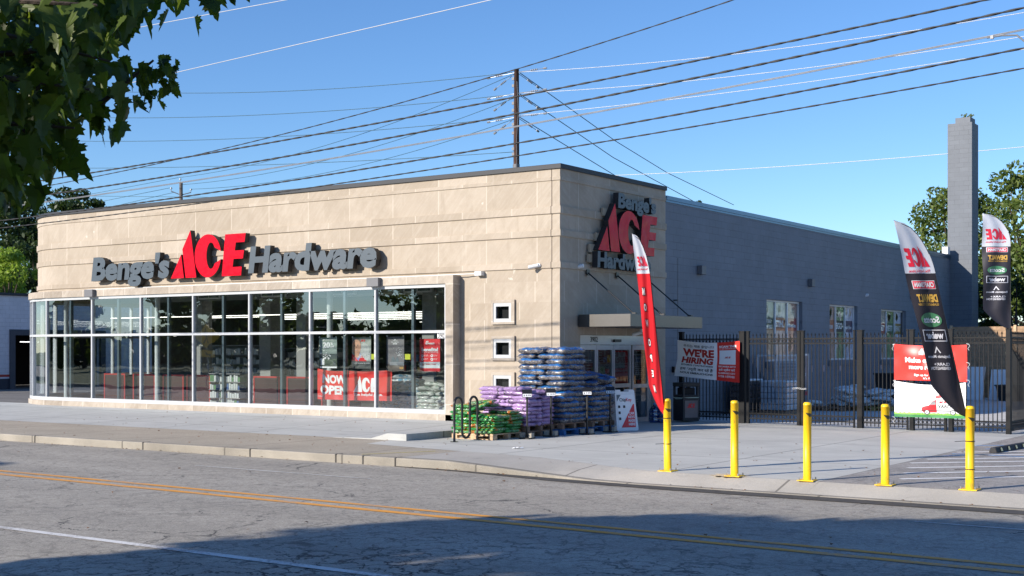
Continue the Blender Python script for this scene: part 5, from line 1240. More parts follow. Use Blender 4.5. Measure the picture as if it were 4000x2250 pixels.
def dr3(a, f):
    poly_on(rect(0, 0, 1, .2), f, a, 1)
    poly_on([(.25, .2), (.3, .4), (.42, .42), (.5, .3), (.6, .42), (.68, .38), (.72, .2)], lambda x, y: f(x, y, .005), a, 2)
    poly_on(rect(.18, .16, 1, .26), lambda x, y: f(x, y, .006), a, 3)
    for k in range(26): cx, cy = random.gauss(.74, .12), random.gauss(.52, .07); poly_on(ell(cx, cy, .02, .008, 6), lambda x, y: f(x, y, .006), a, 0)
    poly_on(rect(.75, .05, .97, .12), lambda x, y: f(x, y, .008), a, 4)
    T('Color of the Year', .25, .72, .83, .025, f, 0, a); T('2025', .36, .61, .775, .04, f, 0, a, .03); poly_on([(.45, .9), (.53, .9), (.49, .945)], lambda x, y: f(x, y, .006), a, 0); T('Benjamin Moore', .36, .64, .875, .018, f, 0, a)
    return [M_WHITE, mat('poster_floor', (.09, .07, .06), .5), mat('cushion', (.12, .15, .17), .5, var=.4, vs=20), mat('sofa', (.25, .26, .28), .5), mat('book_amber', (.4, .22, .06), .5)]
wposter('window_poster', 'plum-grey poster of a sofa and a flowering branch, right of the smiling man', -21.96, -21.372, 1.352, 2.244, mat('poster_plum', (.17, .16, .17), .5), dr3)
def dr4(a, f):
    poly_on(rect(0, .1, 1, .29), f, a, 1); logo_on(.29, .885, .065, .055, lambda x, y: f(x, y, .006), a, 0); T('REWARDS', .28, .73, .83, .045, f, 0, a, .05); T('benefits!', .09, .91, .62, .1, f, 0, a, .05); T('Experience more with Ace Rewards. It is FREE!', .09, .92, .565, .02, f, 0, a)
    for cx, cy in ((.13, .48), (.60, .48), (.13, .37), (.60, .37)):
        poly_on(ell(cx, cy, .065, .043, 16), lambda x, y: f(x, y, .006), a, 0); poly_on(rect(cx - .025, cy - .015, cx + .025, cy + .018), lambda x, y: f(x, y, .009), a, 2)
        T('Member perks', cx + .08, cx + .28, cy + .015, .016, f, 0, a); T('and more', cx + .08, cx + .24, cy - .015, .013, f, 0, a)
    T('instant bonus!', .30, .81, .205, .045, f, 2, a, .015); T('$10', .12, .22, .18, .06, f, 2, a, .02)
    return [M_WHITE, mat('poster_silver', (.5, .55, .58), .5), M_REDP]
wposter('window_poster', 'red rewards poster reading benefits! at the right end of the window', -20.845, -20.195, 1.348, 2.184, M_REDP, dr4)
# indoor banners
Sb = banner('', '', (-24.49, 26.22), (-23.38, 26.22), .55, 1.39, .545, 1.34, sag=.04, amp=.012, seed=2)
nb = banner_obj('window_banner', 'red banner reading NOW OPEN hung inside the window', Sb, [(0, 0, M_REDV)], (-23.9, 26.2, .5), group='red banners inside the window')
a = MB(); f = lambda d: (lambda u, v: tuple(Sb(u, v, d)))
text_on('NOW', .17, .95, .58, .26, f(.004), 0, a, .05, cut=.1); text_on('OPEN', .10, .97, .20, .27, f(.004), 0, a, .05, cut=.1); text_on('UNLIMITED', .01, .2, .09, .03, f(.004), 0, a, .01)
a.build('banner_print', [M_WHITE], nb)
Sc = banner('', '', (-23.33, 26.2), (-21.84, 26.2), .545, 1.335, .556, 1.377, sag=.03, amp=.012, seed=4)
nb = banner_obj('window_banner', 'red banner with a large white logo hung inside the window beside the NOW OPEN one', Sc, [(0, 0, M_REDV)], (-22.6, 26.2, .5), group='red banners inside the window')
a = MB(); f = lambda d: (lambda u, v: tuple(Sc(u, v, d)))
logo_on(.11, .29, .26, .56, f(.004), a, 0, .06); text_on('The helpful place.', .11, .80, .17, .08, f(.004), 0, a, .03, cut=.1); a.build('banner_print', [M_WHITE], nb)
# house number on the glass
a = MB(); poly_on(rect(-20.06, 2.19, -19.755, 2.325), lambda x, z: (x, 25.835, z), a, 0); text_on('3902', -20.04, -19.775, 2.205, .10, lambda x, z: (x, 25.831, z), 1, a, .02)
a.single('house_number_plate', [M_WHITE, M_BLKP], 'white number plate 3902 in the corner of the shop window', 'sign', (-19.9, 25.83, 2.19))
# bag stacks behind the glass
im = [bag_mesh('ice_bag', .62, .42, .115, BM_ICE, s + 20) for s in range(3)]; wm = [bag_mesh('pale_bag', .62, .42, .11, BM_WHITE, s + 30) for s in range(3)]
stack(im, -21.45, 26.75, 1.25, 1.0, .62, .42, .098, .14, 9, 'white and blue salt bag indoors', 'blue-white stack', 'white and blue bags inside the window', 5, name='salt_bag')
for k, (x, y, z, rz) in enumerate(((-22.3, 26.95, 1.08, .1), (-21.8, 27.0, 1.08, -.1), (-22.1, 27.0, 1.18, .6))): put_bag(im, (x, y, z), rz, 'bright blue salt bag ' + ['left', 'right', 'highest'][k] + ' on top of the indoor stack', 'white and blue bags inside the window', name='salt_bag')
stack(wm, -20.15, 26.6, 1.25, 1.0, .62, .42, .095, .14, 7, 'white and green salt bag indoors', 'rightmost stack', 'white and green bags inside the window', 5, name='salt_bag')
for k, (x, y, z, rz) in enumerate(((-21.1, 26.85, .86, .5), (-20.6, 26.8, .88, -.3), (-20.9, 26.9, .98, .2), (-20.4, 26.95, .86, .1))): put_bag(wm, (x, y, z), rz, 'loose white and green salt bag, ' + ['left', 'middle', 'topmost', 'right'][k] + ', in the heap indoors', 'white and green bags inside the window', (.15, -.1), name='salt_bag')
stack(wm, -22.35, 26.7, 1.2, .9, .62, .42, .095, .14, 2, 'pale salt bag indoors', 'low stack under the banners', 'low white bags under the banners', 5, name='salt_bag')
# shelves and cabinets
def shelf(x0, x1, y, z1, label, cols, cat='shelving', depth=.45, z0=.14, n=6, item=(.16, .2)):
    o = thing('store_shelf', label, cat, ((x0 + x1) / 2, y, z0), 'shelving inside the shop')
    a = MB(); hs = (z1 - z0) / n
    for k in range(n + 1): a.box((x0, y, z0 + hs * k - .012), (x1, y + depth, z0 + hs * k + .012))
    a.box((x0, y + depth - .02, z0), (x1, y + depth, z1)); a.build('rack', M_SHELF, o)
    s_ = MB()
    for k in range(n):
        x = x0 + .03
        while x < x1 - item[0]:
            w_ = item[0] * random.uniform(.7, 1.1); h = min(hs - .05, item[1] * random.uniform(.7, 1.15)); s_.box((x, y + .02, z0 + hs * k + .013), (x + w_, y + .3, z0 + hs * k + .013 + h), random.randrange(len(cols))); x += w_ + .015
    t_ = s_.build('stock', cols, o); t_['kind'] = 'stuff'; return o
IT = [mat('stock_white', (.5, .52, .52), .5), mat('stock_grey', (.3, .32, .33), .5), mat('stock_dark', (.05, .05, .06), .5), mat('stock_red', (.35, .04, .04), .5), mat('stock_green', (.08, .2, .08), .5), mat('stock_yellow', (.45, .35, .06), .5), mat('stock_blue', (.06, .12, .3), .5)]
shelf(-34.4, -31.6, 31.0, 2.05, 'tall shelf of grey paint cans in the middle of the shop window view', IT[:2] * 3 + IT[2:3], n=6)
shelf(-31.2, -28.4, 31.4, 1.95, 'tall shelf of paint cans right of the first one', IT[:3] + [IT[1]], n=6)
shelf(-31.0, -29.6, 28.2, 1.15, 'low shelf of white spray cans close to the glass', IT[:1] * 3 + [IT[6], IT[4]], n=4, item=(.09, .18))
for k in range(4): shelf(-28 + k * 2.6, -25.7 + k * 2.6, 33.5, 2.2, ['dark goods shelf far inside, leftmost of the four', 'dark goods shelf far inside, second of the four', 'dark goods shelf far inside behind the posters', 'dark goods shelf far inside at the right end'][k], [IT[2]] * 4 + IT[1:], n=6)
def cabinet(x0, x1, y, label):
    o = thing('tool_cabinet', label, 'cabinet', ((x0 + x1) / 2, y, .14), 'red tool cabinets inside the window')
    a = MB(); a.box((x0, y, .2), (x1, y + .5, 1.06)); a.build('body', mat('cabinet_dark', (.05, .02, .02), .5), o)
    a = MB()
    for q in ((x0, x0 + .05), (x1 - .05, x1)): a.box((q[0], y - .02, .14), (q[1], y, 1.1))
    a.box((x0 + .05, y - .02, 1.05), (x1 - .05, y, 1.1)); a.build('front_frame', M_REDC, o)
    for k in range(6): a = MB(); a.box((x0 + .07, y - .015, .25 + k * .13), (x1 - .07, y - .001, .36 + k * .13)); a.build('drawer', mat('drawer_maroon', (.05, .008, .008), .4), o)
for k, x in enumerate((-36.6, -35.1, -33.6, -32.45, -29.0, -27.6, -26.2)):
    cabinet(x, x + (1.1 if k != 2 else 1.0), 28.6 if k < 4 else 28.2, 'red tool cabinet behind the glass, ' + ['leftmost of them all', 'second from the left end', 'third from the left end', 'fourth, next to the paint shelf', 'fifth, right of the spray cans', 'sixth from the left end', 'rightmost, beside the NOW OPEN banner'][k])
for k, (x, z) in enumerate(((-24.95, 1.62), (-23.6, 1.62), (-22.35, 1.62), (-20.6, 1.62))):
    a = MB(); a.box((x - .1, 29, z), (x + .1, 29.01, z + .16)); a.single('shelf_tag', mat('hi_vis_yellow', (.55, .6, .03), .5), 'fluorescent yellow tag inside the window, ' + ['left of the smiling man poster', 'right of the smiling man poster', 'below the plum-grey poster', 'right of the red rewards poster'][k], 'tag', (x, 29, z), group='yellow tags indoors')

# ================================================================== LEFT NEIGHBOUR BUILDING
o = thing('garage_building', 'low white block workshop with a red stripe and a dark doorway', 'building', (-58, 45, 0))
a = MB(); wallgrid(a, 30, 75, [-.05, .5, .58, .70, 4.55], [(38.45, 43.5, -.05, 2.62)], lambda u, z, d: (-56 - d, u, z), lambda s0, c0, c1, t_: (s0, c1 if t_ else c0), depth=.3)
a.m = []
for q in a.f:
    zc_ = sum(a.v[i][2] for i in q) / 4; a.m.append(1 if zc_ < .5 else (2 if .59 < zc_ < .7 and len(set(round(a.v[i][0], 2) for i in q)) == 1 else 0))
a.build('wall', [M_BLOCK_W, mat('dark_plinth', (.03, .035, .05), .7), mat('stripe_red', (.4, .04, .03), .6)], o)
a = MB(); a.uv = []
for p, q in (((-56, 30), (-66, 30)), ((-56, 75), (-66, 75))): a.add([(p[0], p[1], -.05), (q[0], q[1], -.05), (q[0], q[1], 4.55), (p[0], p[1], 4.55)], [(0, 1, 2, 3)]); a.uv.append([(0, 0), (34, 0), (34, 4.5), (0, 4.5)])
a.build('end_wall', M_BLOCK_W, o)
a = MB(); a.box((-66, 29.9, 4.55), (-55.9, 75.1, 4.68)); a.build('roof', M_FLASH, o)
a = MB(); 
for y0, y1, z0, z1 in ((38.15, 38.45, -.05, 2.9), (43.5, 43.8, -.05, 2.9), (38.45, 43.5, 2.62, 2.9)): a.box((-56.1, y0, z0), (-55.94, y1, z1))
a.build('door_frame', mat('door_frame_dark', (.05, .055, .07), .6), o)
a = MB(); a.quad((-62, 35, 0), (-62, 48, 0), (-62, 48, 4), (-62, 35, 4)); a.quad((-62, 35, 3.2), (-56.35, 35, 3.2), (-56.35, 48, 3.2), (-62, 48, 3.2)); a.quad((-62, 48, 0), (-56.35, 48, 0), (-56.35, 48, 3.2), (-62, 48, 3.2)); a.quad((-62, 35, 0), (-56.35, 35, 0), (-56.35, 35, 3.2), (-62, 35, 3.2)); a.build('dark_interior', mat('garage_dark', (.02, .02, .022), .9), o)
a = MB(); a.box((-60, 41.5, 2.3), (-59.9, 42.6, 2.34)); a.build('tube_lamp', emis('garage_lamp', (1, 1, 1), 1.5), o)

# ================================================================== YARD BEHIND THE FENCE
ym = [bag_mesh('grey_bag', .62, .42, .12, BM_YARD, s + 40) for s in range(3)]
def pile(cx, cy, n, lab, spread=.55, zt=.14, rows=3):
    k = 0
    for r_ in range(rows):
        for q in range(max(2, int(n * (1 - r_ * .28)))):
            put_bag(ym, (cx + random.uniform(-spread, spread) * (1 - r_ * .2), cy + random.uniform(-.45, .45), zt + .07 + r_ * .12 + random.uniform(0, .05)), random.uniform(0, 3), f'crumpled pale sandbag, {["lowest", "second", "third", "fourth", "top"][min(r_, 4)]} tier, {lab}', lab, (random.uniform(-.25, .25), random.uniform(-.25, .25)), name='sandbag'); k += 1
pallet('wooden_pallet', 'weathered pallet in the yard under the heap of pale bags nearest the gate leaves', -14.2, 38.7, 1.2, 1.0, M_WOODD, group='pallets in the yard')
pallet('wooden_pallet', 'yellowish pallet in the yard under the long heap of pale bags', -13.0, 39.6, 1.2, 1.0, mat('pallet_ochre', (.35, .26, .08), .8, var=.3), group='pallets in the yard')
pallet('wooden_pallet', 'weathered pallet behind the white bags left of the gate chain', -15.1, 37.6, 1.1, 1.0, M_WOODD, group='pallets in the yard')
pile(-15.7, 38.1, 6, 'heap left of the gate chain', rows=5); pile(-14.3, 39.6, 7, 'heap right of the gate chain', rows=5); pile(-13.6, 40.2, 7, 'long heap further right', rows=4)
def wrapped(x0, x1, y0, y1, z1, label, m1):
    o = thing('wrapped_pallet_load', label, 'pallet load', ((x0 + x1) / 2, y0, 0), 'stretch-wrapped loads in the yard')
    a = MB(); k = 5
    for i in range(k): a.box((x0 + random.uniform(0, .03), y0 + random.uniform(0, .03), .13 + (z1 - .13) * i / k + .006), (x1 - random.uniform(0, .03), y1, .13 + (z1 - .13) * (i + 1) / k))
    bevel(a.build('load', m1, o), .03, 3); a = MB(); a.box((x0, y0, 0), (x1, y1, .12)); a.build('pallet_base', M_WOODD, o)
    a = MB(); a.box((x0 - .01, y0 - .01, z1 - .04), (x1 + .01, y1 + .01, z1 + .02)); bevel(a.build('top_wrap', M_PLWHITE, o), .03)
wrapped(-16.35, -15.75, 35.0, 36.1, 1.02, 'brown boxes wrapped on a pallet behind the hiring banner', mat('carton', (.10, .075, .07), .4, var=.3, vs=4))
wrapped(-15.55, -14.7, 35.4, 36.4, .98, 'white stretch-wrapped load behind the fence, right of the brown boxes', mat('stretch_wrap', (.45, .48, .52), .25, var=.15, vs=6, bump=.6, bs=12))
o = thing('propane_cage', 'white wire cage with mesh door standing against the slate wall behind the fence', 'cage', (-16.2, 37.0, 0))
a = MB()
for y in (37.2, 38.9): a.box((-16.45, y, 0), (-16.4, y + .05, 1.75)); a.box((-15.85, y, 0), (-15.8, y + .05, 1.75))
for z in (0.05, 1.7, .9): a.box((-15.85, 37.2, z), (-15.8, 38.95, z + .05)); a.box((-16.4, 37.2, z), (-15.85, 37.25, z + .05))
a.build('frame', M_PLWHITE, o)
a = MB()
for k in range(16): a.box((-15.83, 37.25 + k * .105, .1), (-15.82, 37.262 + k * .105, 1.7)); a.box((-15.83, 37.25, .1 + k * .1), (-15.82, 38.9, .112 + k * .1))
a.build('mesh', M_PLWHITE, o)
o = thing('poster_frame', 'white framed gas bottle poster leaning beside the wire cage behind the fence', 'poster', (-15.2, 37.2, 0))
a = MB(); a.box((-15.25, 37.4, .15), (-15.2, 38.35, 1.78)); a.build('frame', M_PLWHITE, o)
a = MB(); a.quad((-15.197, 37.46, .2), (-15.197, 38.29, .2), (-15.197, 38.29, 1.72), (-15.197, 37.46, 1.72)); poly_on(ell(37.87, 1.1, .27, .36), lambda u, v: (-15.193, u, v), a, 1); poly_on(rect(37.78, 1.45, 37.96, 1.58), lambda u, v: (-15.193, u, v), a, 1); text_on('Rhino', 37.68, 38.06, 1.1, .13, lambda u, v: (-15.189, u, v), 0, a, .03); text_on('PROPANE', 37.5, 38.25, .5, .12, lambda u, v: (-15.193, u, v), 2, a, .03); a.m = [3] + a.m[1:]
a.build('print', [M_WHITE, mat('bottle_print', (.3, .26, .28), .5), M_REDP, mat('print_grey', (.2, .18, .2), .5, var=.3)], o)
o = thing('plank_fence', 'tall fence of horizontal wooden planks at the back of the yard', 'fence', (-12, 51.6, 0))
a = MB()
for k in range(19):
    for q in range(5): x = -14.6 + q * 2.4; a.box((x + .01, 51.6 + random.uniform(0, .01), .05 + k * .145), (x + 2.39, 51.63, .05 + k * .145 + .138))
a.build('planks', mat('cedar_plank', (.34, .22, .13), .8, var=.3, vs=6), o)
for q in range(6): x = -14.6 + q * 2.4; a = MB(); a.box((x - .05, 51.55, 0), (x + .05, 51.6, 2.85)); a.build('post', M_WOOD, o)
for k, (x, y, w_, h) in enumerate(((-13.9, 50.5, .75, 1.25), (-13.0, 50.9, .55, 1.15))):
    o = thing('leaning_panel', ['large white panel leaning at the back of the yard', 'smaller white panel leaning at the back of the yard'][k], 'panel', (x, y, 0)); a = MB(); a.add([(x, y, 0), (x + w_, y + .1, 0), (x + w_, y + .5, h), (x, y + .4, h), (x, y + .05, 0), (x + w_, y + .15, 0), (x + w_, y + .55, h), (x, y + .45, h)], [(0, 1, 2, 3), (4, 7, 6, 5), (0, 4, 5, 1), (1, 5, 6, 2), (2, 6, 7, 3), (3, 7, 4, 0)]); a.build('sheet', M_PLWHITE, o); a = MB(); poly_on(ell(x + w_ / 2, 0, .12, .15), lambda u, v: (u, y + .2 + v * .4 - .03 + .1, .55 + v), a); a.build('print', M_GREENP, o)
o = thing('plastic_tote', 'large black plastic tote at the back of the yard', 'tote', (-12.2, 50.6, 0)); a = MB(); a.add([(-12.4, 50, 0), (-11.6, 50, 0), (-11.6, 50.8, 0), (-12.4, 50.8, 0), (-12.5, 49.9, .55), (-11.5, 49.9, .55), (-11.5, 50.9, .55), (-12.5, 50.9, .55)], [(0, 1, 5, 4), (1, 2, 6, 5), (2, 3, 7, 6), (3, 0, 4, 7), (0, 3, 2, 1), (4, 5, 6, 7)]); a.build('body', M_BLACK, o); a = MB(); a.box((-12.54, 49.86, .55), (-11.46, 50.94, .6)); a.build('lid', M_BLACK, o)
o = thing('garden_trellis', 'roll of green garden mesh standing beside the black tote', 'mesh roll', (-11.3, 50.5, 0)); a = MB(); a.tube([(-11.3, 50.5, 0), (-11.3, 50.5, 1.2)], .15, 12); a.build('roll', mat('green_mesh', (.02, .2, .08), .6, var=.4, vs=30), o); a = MB(); a.tube([(-11.3, 50.5, .6), (-11.3, 50.5, .63)], .155, 12); a.build('strap', M_WHITE, o)
for k, (x, y) in enumerate(((-14.6, 47.5), (-14.2, 46.9))):
    o = thing('folded_chair', ['dark folding chair leaning with others by the slate wall, the rear one', 'dark folding chair leaning by the slate wall, the front one'][k], 'chair', (x, y, 0), 'folding chairs in the yard')
    for s in (-1, 1): a = MB(); a.tube([(x + s * .22, y, 0), (x + s * .22 - .3, y + .2, 1.15)], .014, 6); a.build('leg', M_SILV, o); a = MB(); a.tube([(x + s * .22 - .35, y + .1, 0), (x + s * .22 + .05, y, .8)], .014, 6); a.build('leg', M_SILV, o)
    a = MB(); a.add([(x - .22, y + .03, .42), (x + .22, y + .03, .42), (x + .1, y + .12, .7), (x - .34, y + .12, .7)], [(0, 1, 2, 3)]); a.build('seat', M_BLACK, o); a = MB(); a.add([(x - .42, y + .17, .85), (x + .02, y + .17, .85), (x - .05, y + .2, 1.12), (x - .5, y + .2, 1.12)], [(0, 1, 2, 3)]); a.build('backrest', mat('seat_maroon', (.08, .02, .03), .6), o)
o = thing('wheeled_bin', 'black wheeled bin beside the folded chairs in the yard', 'bin', (-15.3, 46.5, 0)); a = MB(); a.add([(-15.7, 46.2, .06), (-15.1, 46.2, .06), (-15.1, 46.8, .06), (-15.7, 46.8, .06), (-15.78, 46.1, 1.0), (-15.0, 46.1, 1.0), (-15.0, 46.9, 1.0), (-15.78, 46.9, 1.0)], [(0, 1, 5, 4), (1, 2, 6, 5), (2, 3, 7, 6), (3, 0, 4, 7), (0, 3, 2, 1), (4, 5, 6, 7)]); a.build('body', M_BLACK, o); a = MB(); a.box((-15.82, 46.05, 1.0), (-14.96, 46.95, 1.06)); a.build('lid', M_BLACK, o)
for s in (0, 1): a = MB(); a.tube([(-15.7 + s * .56, 46.85, .08), (-15.66 + s * .56, 46.85, .08)], .08, 12); a.build('wheel', M_BLACK, o)

# ================================================================== POLES AND WIRES
o = thing('utility_pole', 'tall brown wooden utility pole rising behind the shop roof', 'utility pole', (-41.73, 61.11, 0))
a = MB(); a.tube([(-41.73, 61.11, 0), (-41.75, 61.11, 9), (-41.73, 61.11, 17.93)], [.23, .19, .14], 14); a.build('shaft', M_POLE, o, smooth=True)
a = MB(); a.tube([(-41.75, 61.11, 10.8), (-41.75, 61.11, 12.5)], .2, 14); a.build('cable_guard', M_GREYBOX, o)
for z in (17.75, 16.55, 15.2):
    a = MB()
    for d in ((1, 0, 0), (-1, 0, -.05), (.12, 1, -.3), (-.9, .2, -.35)):
        d = Vector(d).normalized(); p = Vector((-41.73, 61.11, z)); a.tube([p, p + d * 1.9], .018, 5)
        for q in (1.0, 1.12, 1.24, 1.36): a.tube([p + d * q, p + d * (q + .05)], .055, 8)
        a.tube([p + d * 1.85, p + d * 2.05], .06, 6)
    a.build('insulator_set', M_SILV, o)
a = MB()
for z in (17.3, 16.9, 15.9, 15.5, 14.7, 14.2, 13.3, 13.0): a.box((-41.95, 60.95, z), (-41.8, 61.02, z + .16))
a.tube([(-41.6, 60.95, 17.2), (-41.5, 60.95, 15.5), (-41.62, 60.95, 14), (-41.6, 60.95, 12)], .02, 5); a.build('hardware', M_GREYBOX, o)
o = thing('utility_pole', 'short grey utility pole with a crossarm seen far off above the roof at left', 'utility pole', (-77.73, 67.9, 0))
a = MB(); a.tube([(-77.73, 67.9, 0), (-77.73, 67.9, 14.85)], [.2, .13], 10); a.build('shaft', M_POLE2, o)
a = MB(); a.tube([(-78.36, 67.47, 14.15), (-77.73, 67.9, 13.85), (-77.1, 68.33, 14.05)], .04, 6); a.build('crossarm', M_GREYBOX, o)
for p in ((-77.78, 67.87, 14.85), (-78.36, 67.47, 14.15), (-77.1, 68.33, 14.05)): a = MB(); a.tube([p, (p[0], p[1], p[2] + .16)], .03, 6); a.tube([(p[0], p[1], p[2] + .16), (p[0], p[1], p[2] + .28)], .09, 8); a.build('insulator', M_SILV, o)
def wire(pts, r, m, label, group='overhead wires along the street', fit=None, ext=None, n=40, name='overhead_wire', twist=0):
    P = [Vector(p) for p in pts]
    if fit is not None:
        X = np.array([p.x for p in P]); Z = np.array([p.z for p in P]); c_ = np.polyfit(X, Z, fit); x0, x1 = ext if ext else (X.min(), X.max())
        n = 60; P = [Vector((x, P[0].y, float(np.polyval(c_, x)))) for x in np.linspace(x0, x1, n)]
    a = MB()
    if twist:
        Q = []; n2 = len(P) * 14
        for s in (0, 1):
            Q = []
            for i in range(n2):
                f = i / (n2 - 1) * (len(P) - 1); k = min(int(f), len(P) - 2); p = P[k].lerp(P[k + 1], f - k); an = p.x * twist + s * math.pi
                Q.append(p + Vector((0, math.cos(an), math.sin(an))) * r * .42)
            a.tube(Q, r * .72, 5)
    else: a.tube(P, r, 6)
    c = P[len(P) // 2]; return a.single(name, m, label, 'wire', tuple(c), group, smooth=True)
Yw = 18.5
WT = {'T1': [(-24.874, 5.707), (-21.629, 5.905), (-18.934, 6.091), (-15.652, 6.391), (-12.612, 6.768), (-10.686, 7.011), (-9.576, 7.177), (-8.556, 7.325)],
 'T2': [(-24.982, 5.839), (-21.598, 5.913), (-18.218, 6.025), (-12.612, 6.287), (-10.686, 6.382), (-7.142, 6.6), (-4.734, 6.74)],
 'T3': [(-24.697, 5.496), (-21.225, 5.593), (-17.906, 5.714), (-12.612, 5.993), (-10.686, 6.096), (-7.142, 6.346), (-4.259, 6.559)],
 'T4': [(-26.042, 5.003), (-21.225, 5.108), (-17.906, 5.221), (-12.612, 5.474), (-10.686, 5.592), (-7.142, 5.811), (-4.259, 6.006)],
 'T5': [(-26.042, 4.819), (-21.225, 4.93), (-17.906, 5.032), (-12.612, 5.253), (-10.686, 5.341), (-7.142, 5.57), (-4.259, 5.731)]}
LB = {'T1': 'thin twisted black cable crossing the top of the brown pole', 'T2': 'thick black cable, uppermost of the four heavy ones', 'T3': 'thick black cable, second of the four heavy ones', 'T4': 'thick black cable, third of the four heavy ones', 'T5': 'black cable, lowest of all and crossing the stone front at left'}
for k, v in WT.items():
    wire([(x, Yw, z) for x, z in v], {'T1': .010, 'T2': .016, 'T3': .017, 'T4': .015, 'T5': .012}[k], M_CABLE, LB[k], fit=3 if k == 'T1' else 2, ext=(-33, -2) if k != 'T1' else (-31, -3), name='overhead_cable', twist=11)
for s in (0, 1): wire([(x, Yw + .06 * s, z + .03 * s) for x, z in [(-26.042, 5.295), (-21.225, 5.411), (-17.906, 5.519), (-12.612, 5.753), (-10.686, 5.855), (-7.142, 6.086), (-4.691, 6.217), (-4.259, 6.256)]], .007, M_CABLEG, ['grey twin telephone wire between the heavy cables, lower strand', 'grey twin telephone wire between the heavy cables, upper strand'][s], fit=2, ext=(-33, -2))
a = MB(); a.tube([(-4.75, 18.5, 6.22), (-4.55, 18.5, 6.225), (-4.35, 18.5, 6.2), (-4.2, 18.5, 6.05), (-4.0, 18.5, 5.98), (-3.2, 18.5, 6.1)], .013, 8); a.box((-4.70, 18.48, 6.195), (-4.66, 18.52, 6.24)); a.single('drop_cable', M_CABLEG, 'looped pale drop cable hanging off the wires at the top right', 'cable', (-4.5, 18.5, 6.2))
wire([(-17.414, 14, 7.181), (-15.6, 14, 7.15), (-13.738, 14, 7.117)], .0055, M_CABLEW, 'pale wire crossing the very top left of the sky', fit=1, ext=(-24, -2))
wire([(-18.787, 14, 6.229), (-17.595, 14, 6.28), (-16.171, 14, 6.334), (-14.35, 14, 6.395), (-11.973, 14, 6.47), (-9.969, 14, 6.54)], .0055, M_CABLEW, 'pale wire climbing from the tree leaves to the top edge left of the pole', fit=1, ext=(-24, -2))
PLW = {'a': [(-41.9, 17.78), (-46.4, 17.91), (-62.6, 18.95), (-72.2, 20.04), (-82.0, 21.39)], 'b': [(-41.95, 16.57), (-51.8, 16.75), (-62.6, 17.43), (-75.5, 18.7), (-84.9, 19.6)], 'c': [(-41.95, 15.25), (-51.8, 15.38), (-62.6, 15.94), (-78.9, 17.3), (-86.85, 17.97)], 'd': [(-42, 13.24), (-51.8, 13.58), (-62.6, 14.11), (-82.4, 15.58), (-90.9, 16.22)]}
for k, v in PLW.items(): wire([(x, 61.11, z) for x, z in v], .019, M_CABLEB, 'thin dark wire running left from the brown pole, ' + {'a': 'highest of four', 'b': 'second of four', 'c': 'third of four', 'd': 'lowest of four'}[k], 'wires strung from the brown pole', fit=2, ext=(-100, -42))
for k, v in {'a': [(-41.5, 17.74), (-35.3, 17.31), (-28.35, 17.05), (-18.6, 16.98), (-14.07, 17.08)], 'b': [(-41.5, 16.55), (-35.3, 16.12), (-23.6, 15.88), (-14.07, 16.0)], 'c': [(-41.5, 15.3), (-35.3, 15.1), (-23.6, 15.2), (-14.07, 15.42)]}.items():
    wire([(x, 61.11, z) for x, z in v], .016, M_CABLEW, 'bright bare wire running right from the brown pole, ' + {'a': 'highest of three', 'b': 'middle of three', 'c': 'lowest of three'}[k], 'wires strung from the brown pole', fit=2, ext=(-41.6, -6))
wire([(-35.8, 62, 11.51), (-26.5, 62, 11.23), (-17.7, 62, 11.14), (-14.3, 62, 11.18)], .016, M_CABLEW, 'bright bare wire low over the slate roof, passing behind the chimney', 'wires strung from the brown pole', fit=2, ext=(-46, -6))
for k, v in {'a': [(-41.55, 61.2, 17.71), (-42.1, 73, 15.45), (-43.09, 82.03, 14.49), (-44.72, 96.7, 13.65)], 'b': [(-41.55, 61.2, 16.5), (-42.2, 72.9, 14.37), (-41.6, 83.05, 12.5), (-41.6, 92, 11.0)], 'c': [(-41.6, 61.2, 15.2), (-42.1, 72.97, 13.2), (-42.4, 84, 11.2)]}.items(): wire(v, .024, M_CABLEB, 'dark wire dropping steeply right from the brown pole, ' + {'a': 'highest of three', 'b': 'middle of three', 'c': 'lowest of three'}[k], 'wires strung from the brown pole')
for k, (p, q) in {'a': ((-41.8, 61.05, 17.67), (-77.84, 67.83, 15.2)), 'b': ((-41.8, 61.05, 16.3), (-77.6, 67.97, 14.65)), 'c': ((-41.8, 61.05, 15.1), (-77.13, 68.3, 14.3))}.items():
    p, q = Vector(p), Vector(q); wire([p.lerp(q, t_ / 20) - Vector((0, 0, 1.6 * (t_ / 20) * (1 - t_ / 20) * 4 * .55)) for t_ in range(21)], .016, M_CABLEB, 'thin sagging wire between the brown pole and the far grey pole, ' + {'a': 'highest', 'b': 'middle', 'c': 'lowest'}[k], 'wires between the two poles')
for k, (p, q) in enumerate((((-77.89, 67.79, 15.2), (-93.8, 71.4, 15.29)), ((-78.33, 67.49, 14.43), (-93.25, 71.8, 14.6)), ((-78.2, 67.57, 14.05), (-92.3, 72.5, 14.2)), ((-74.5, 70.1, 13.66), (-93.8, 71.4, 15.2)))): wire([p, q], .018, M_CABLEB, 'thin wire left of the far grey pole, ' + ['highest', 'second', 'third', 'crossing the others downwards'][k], 'wires left of the far pole')
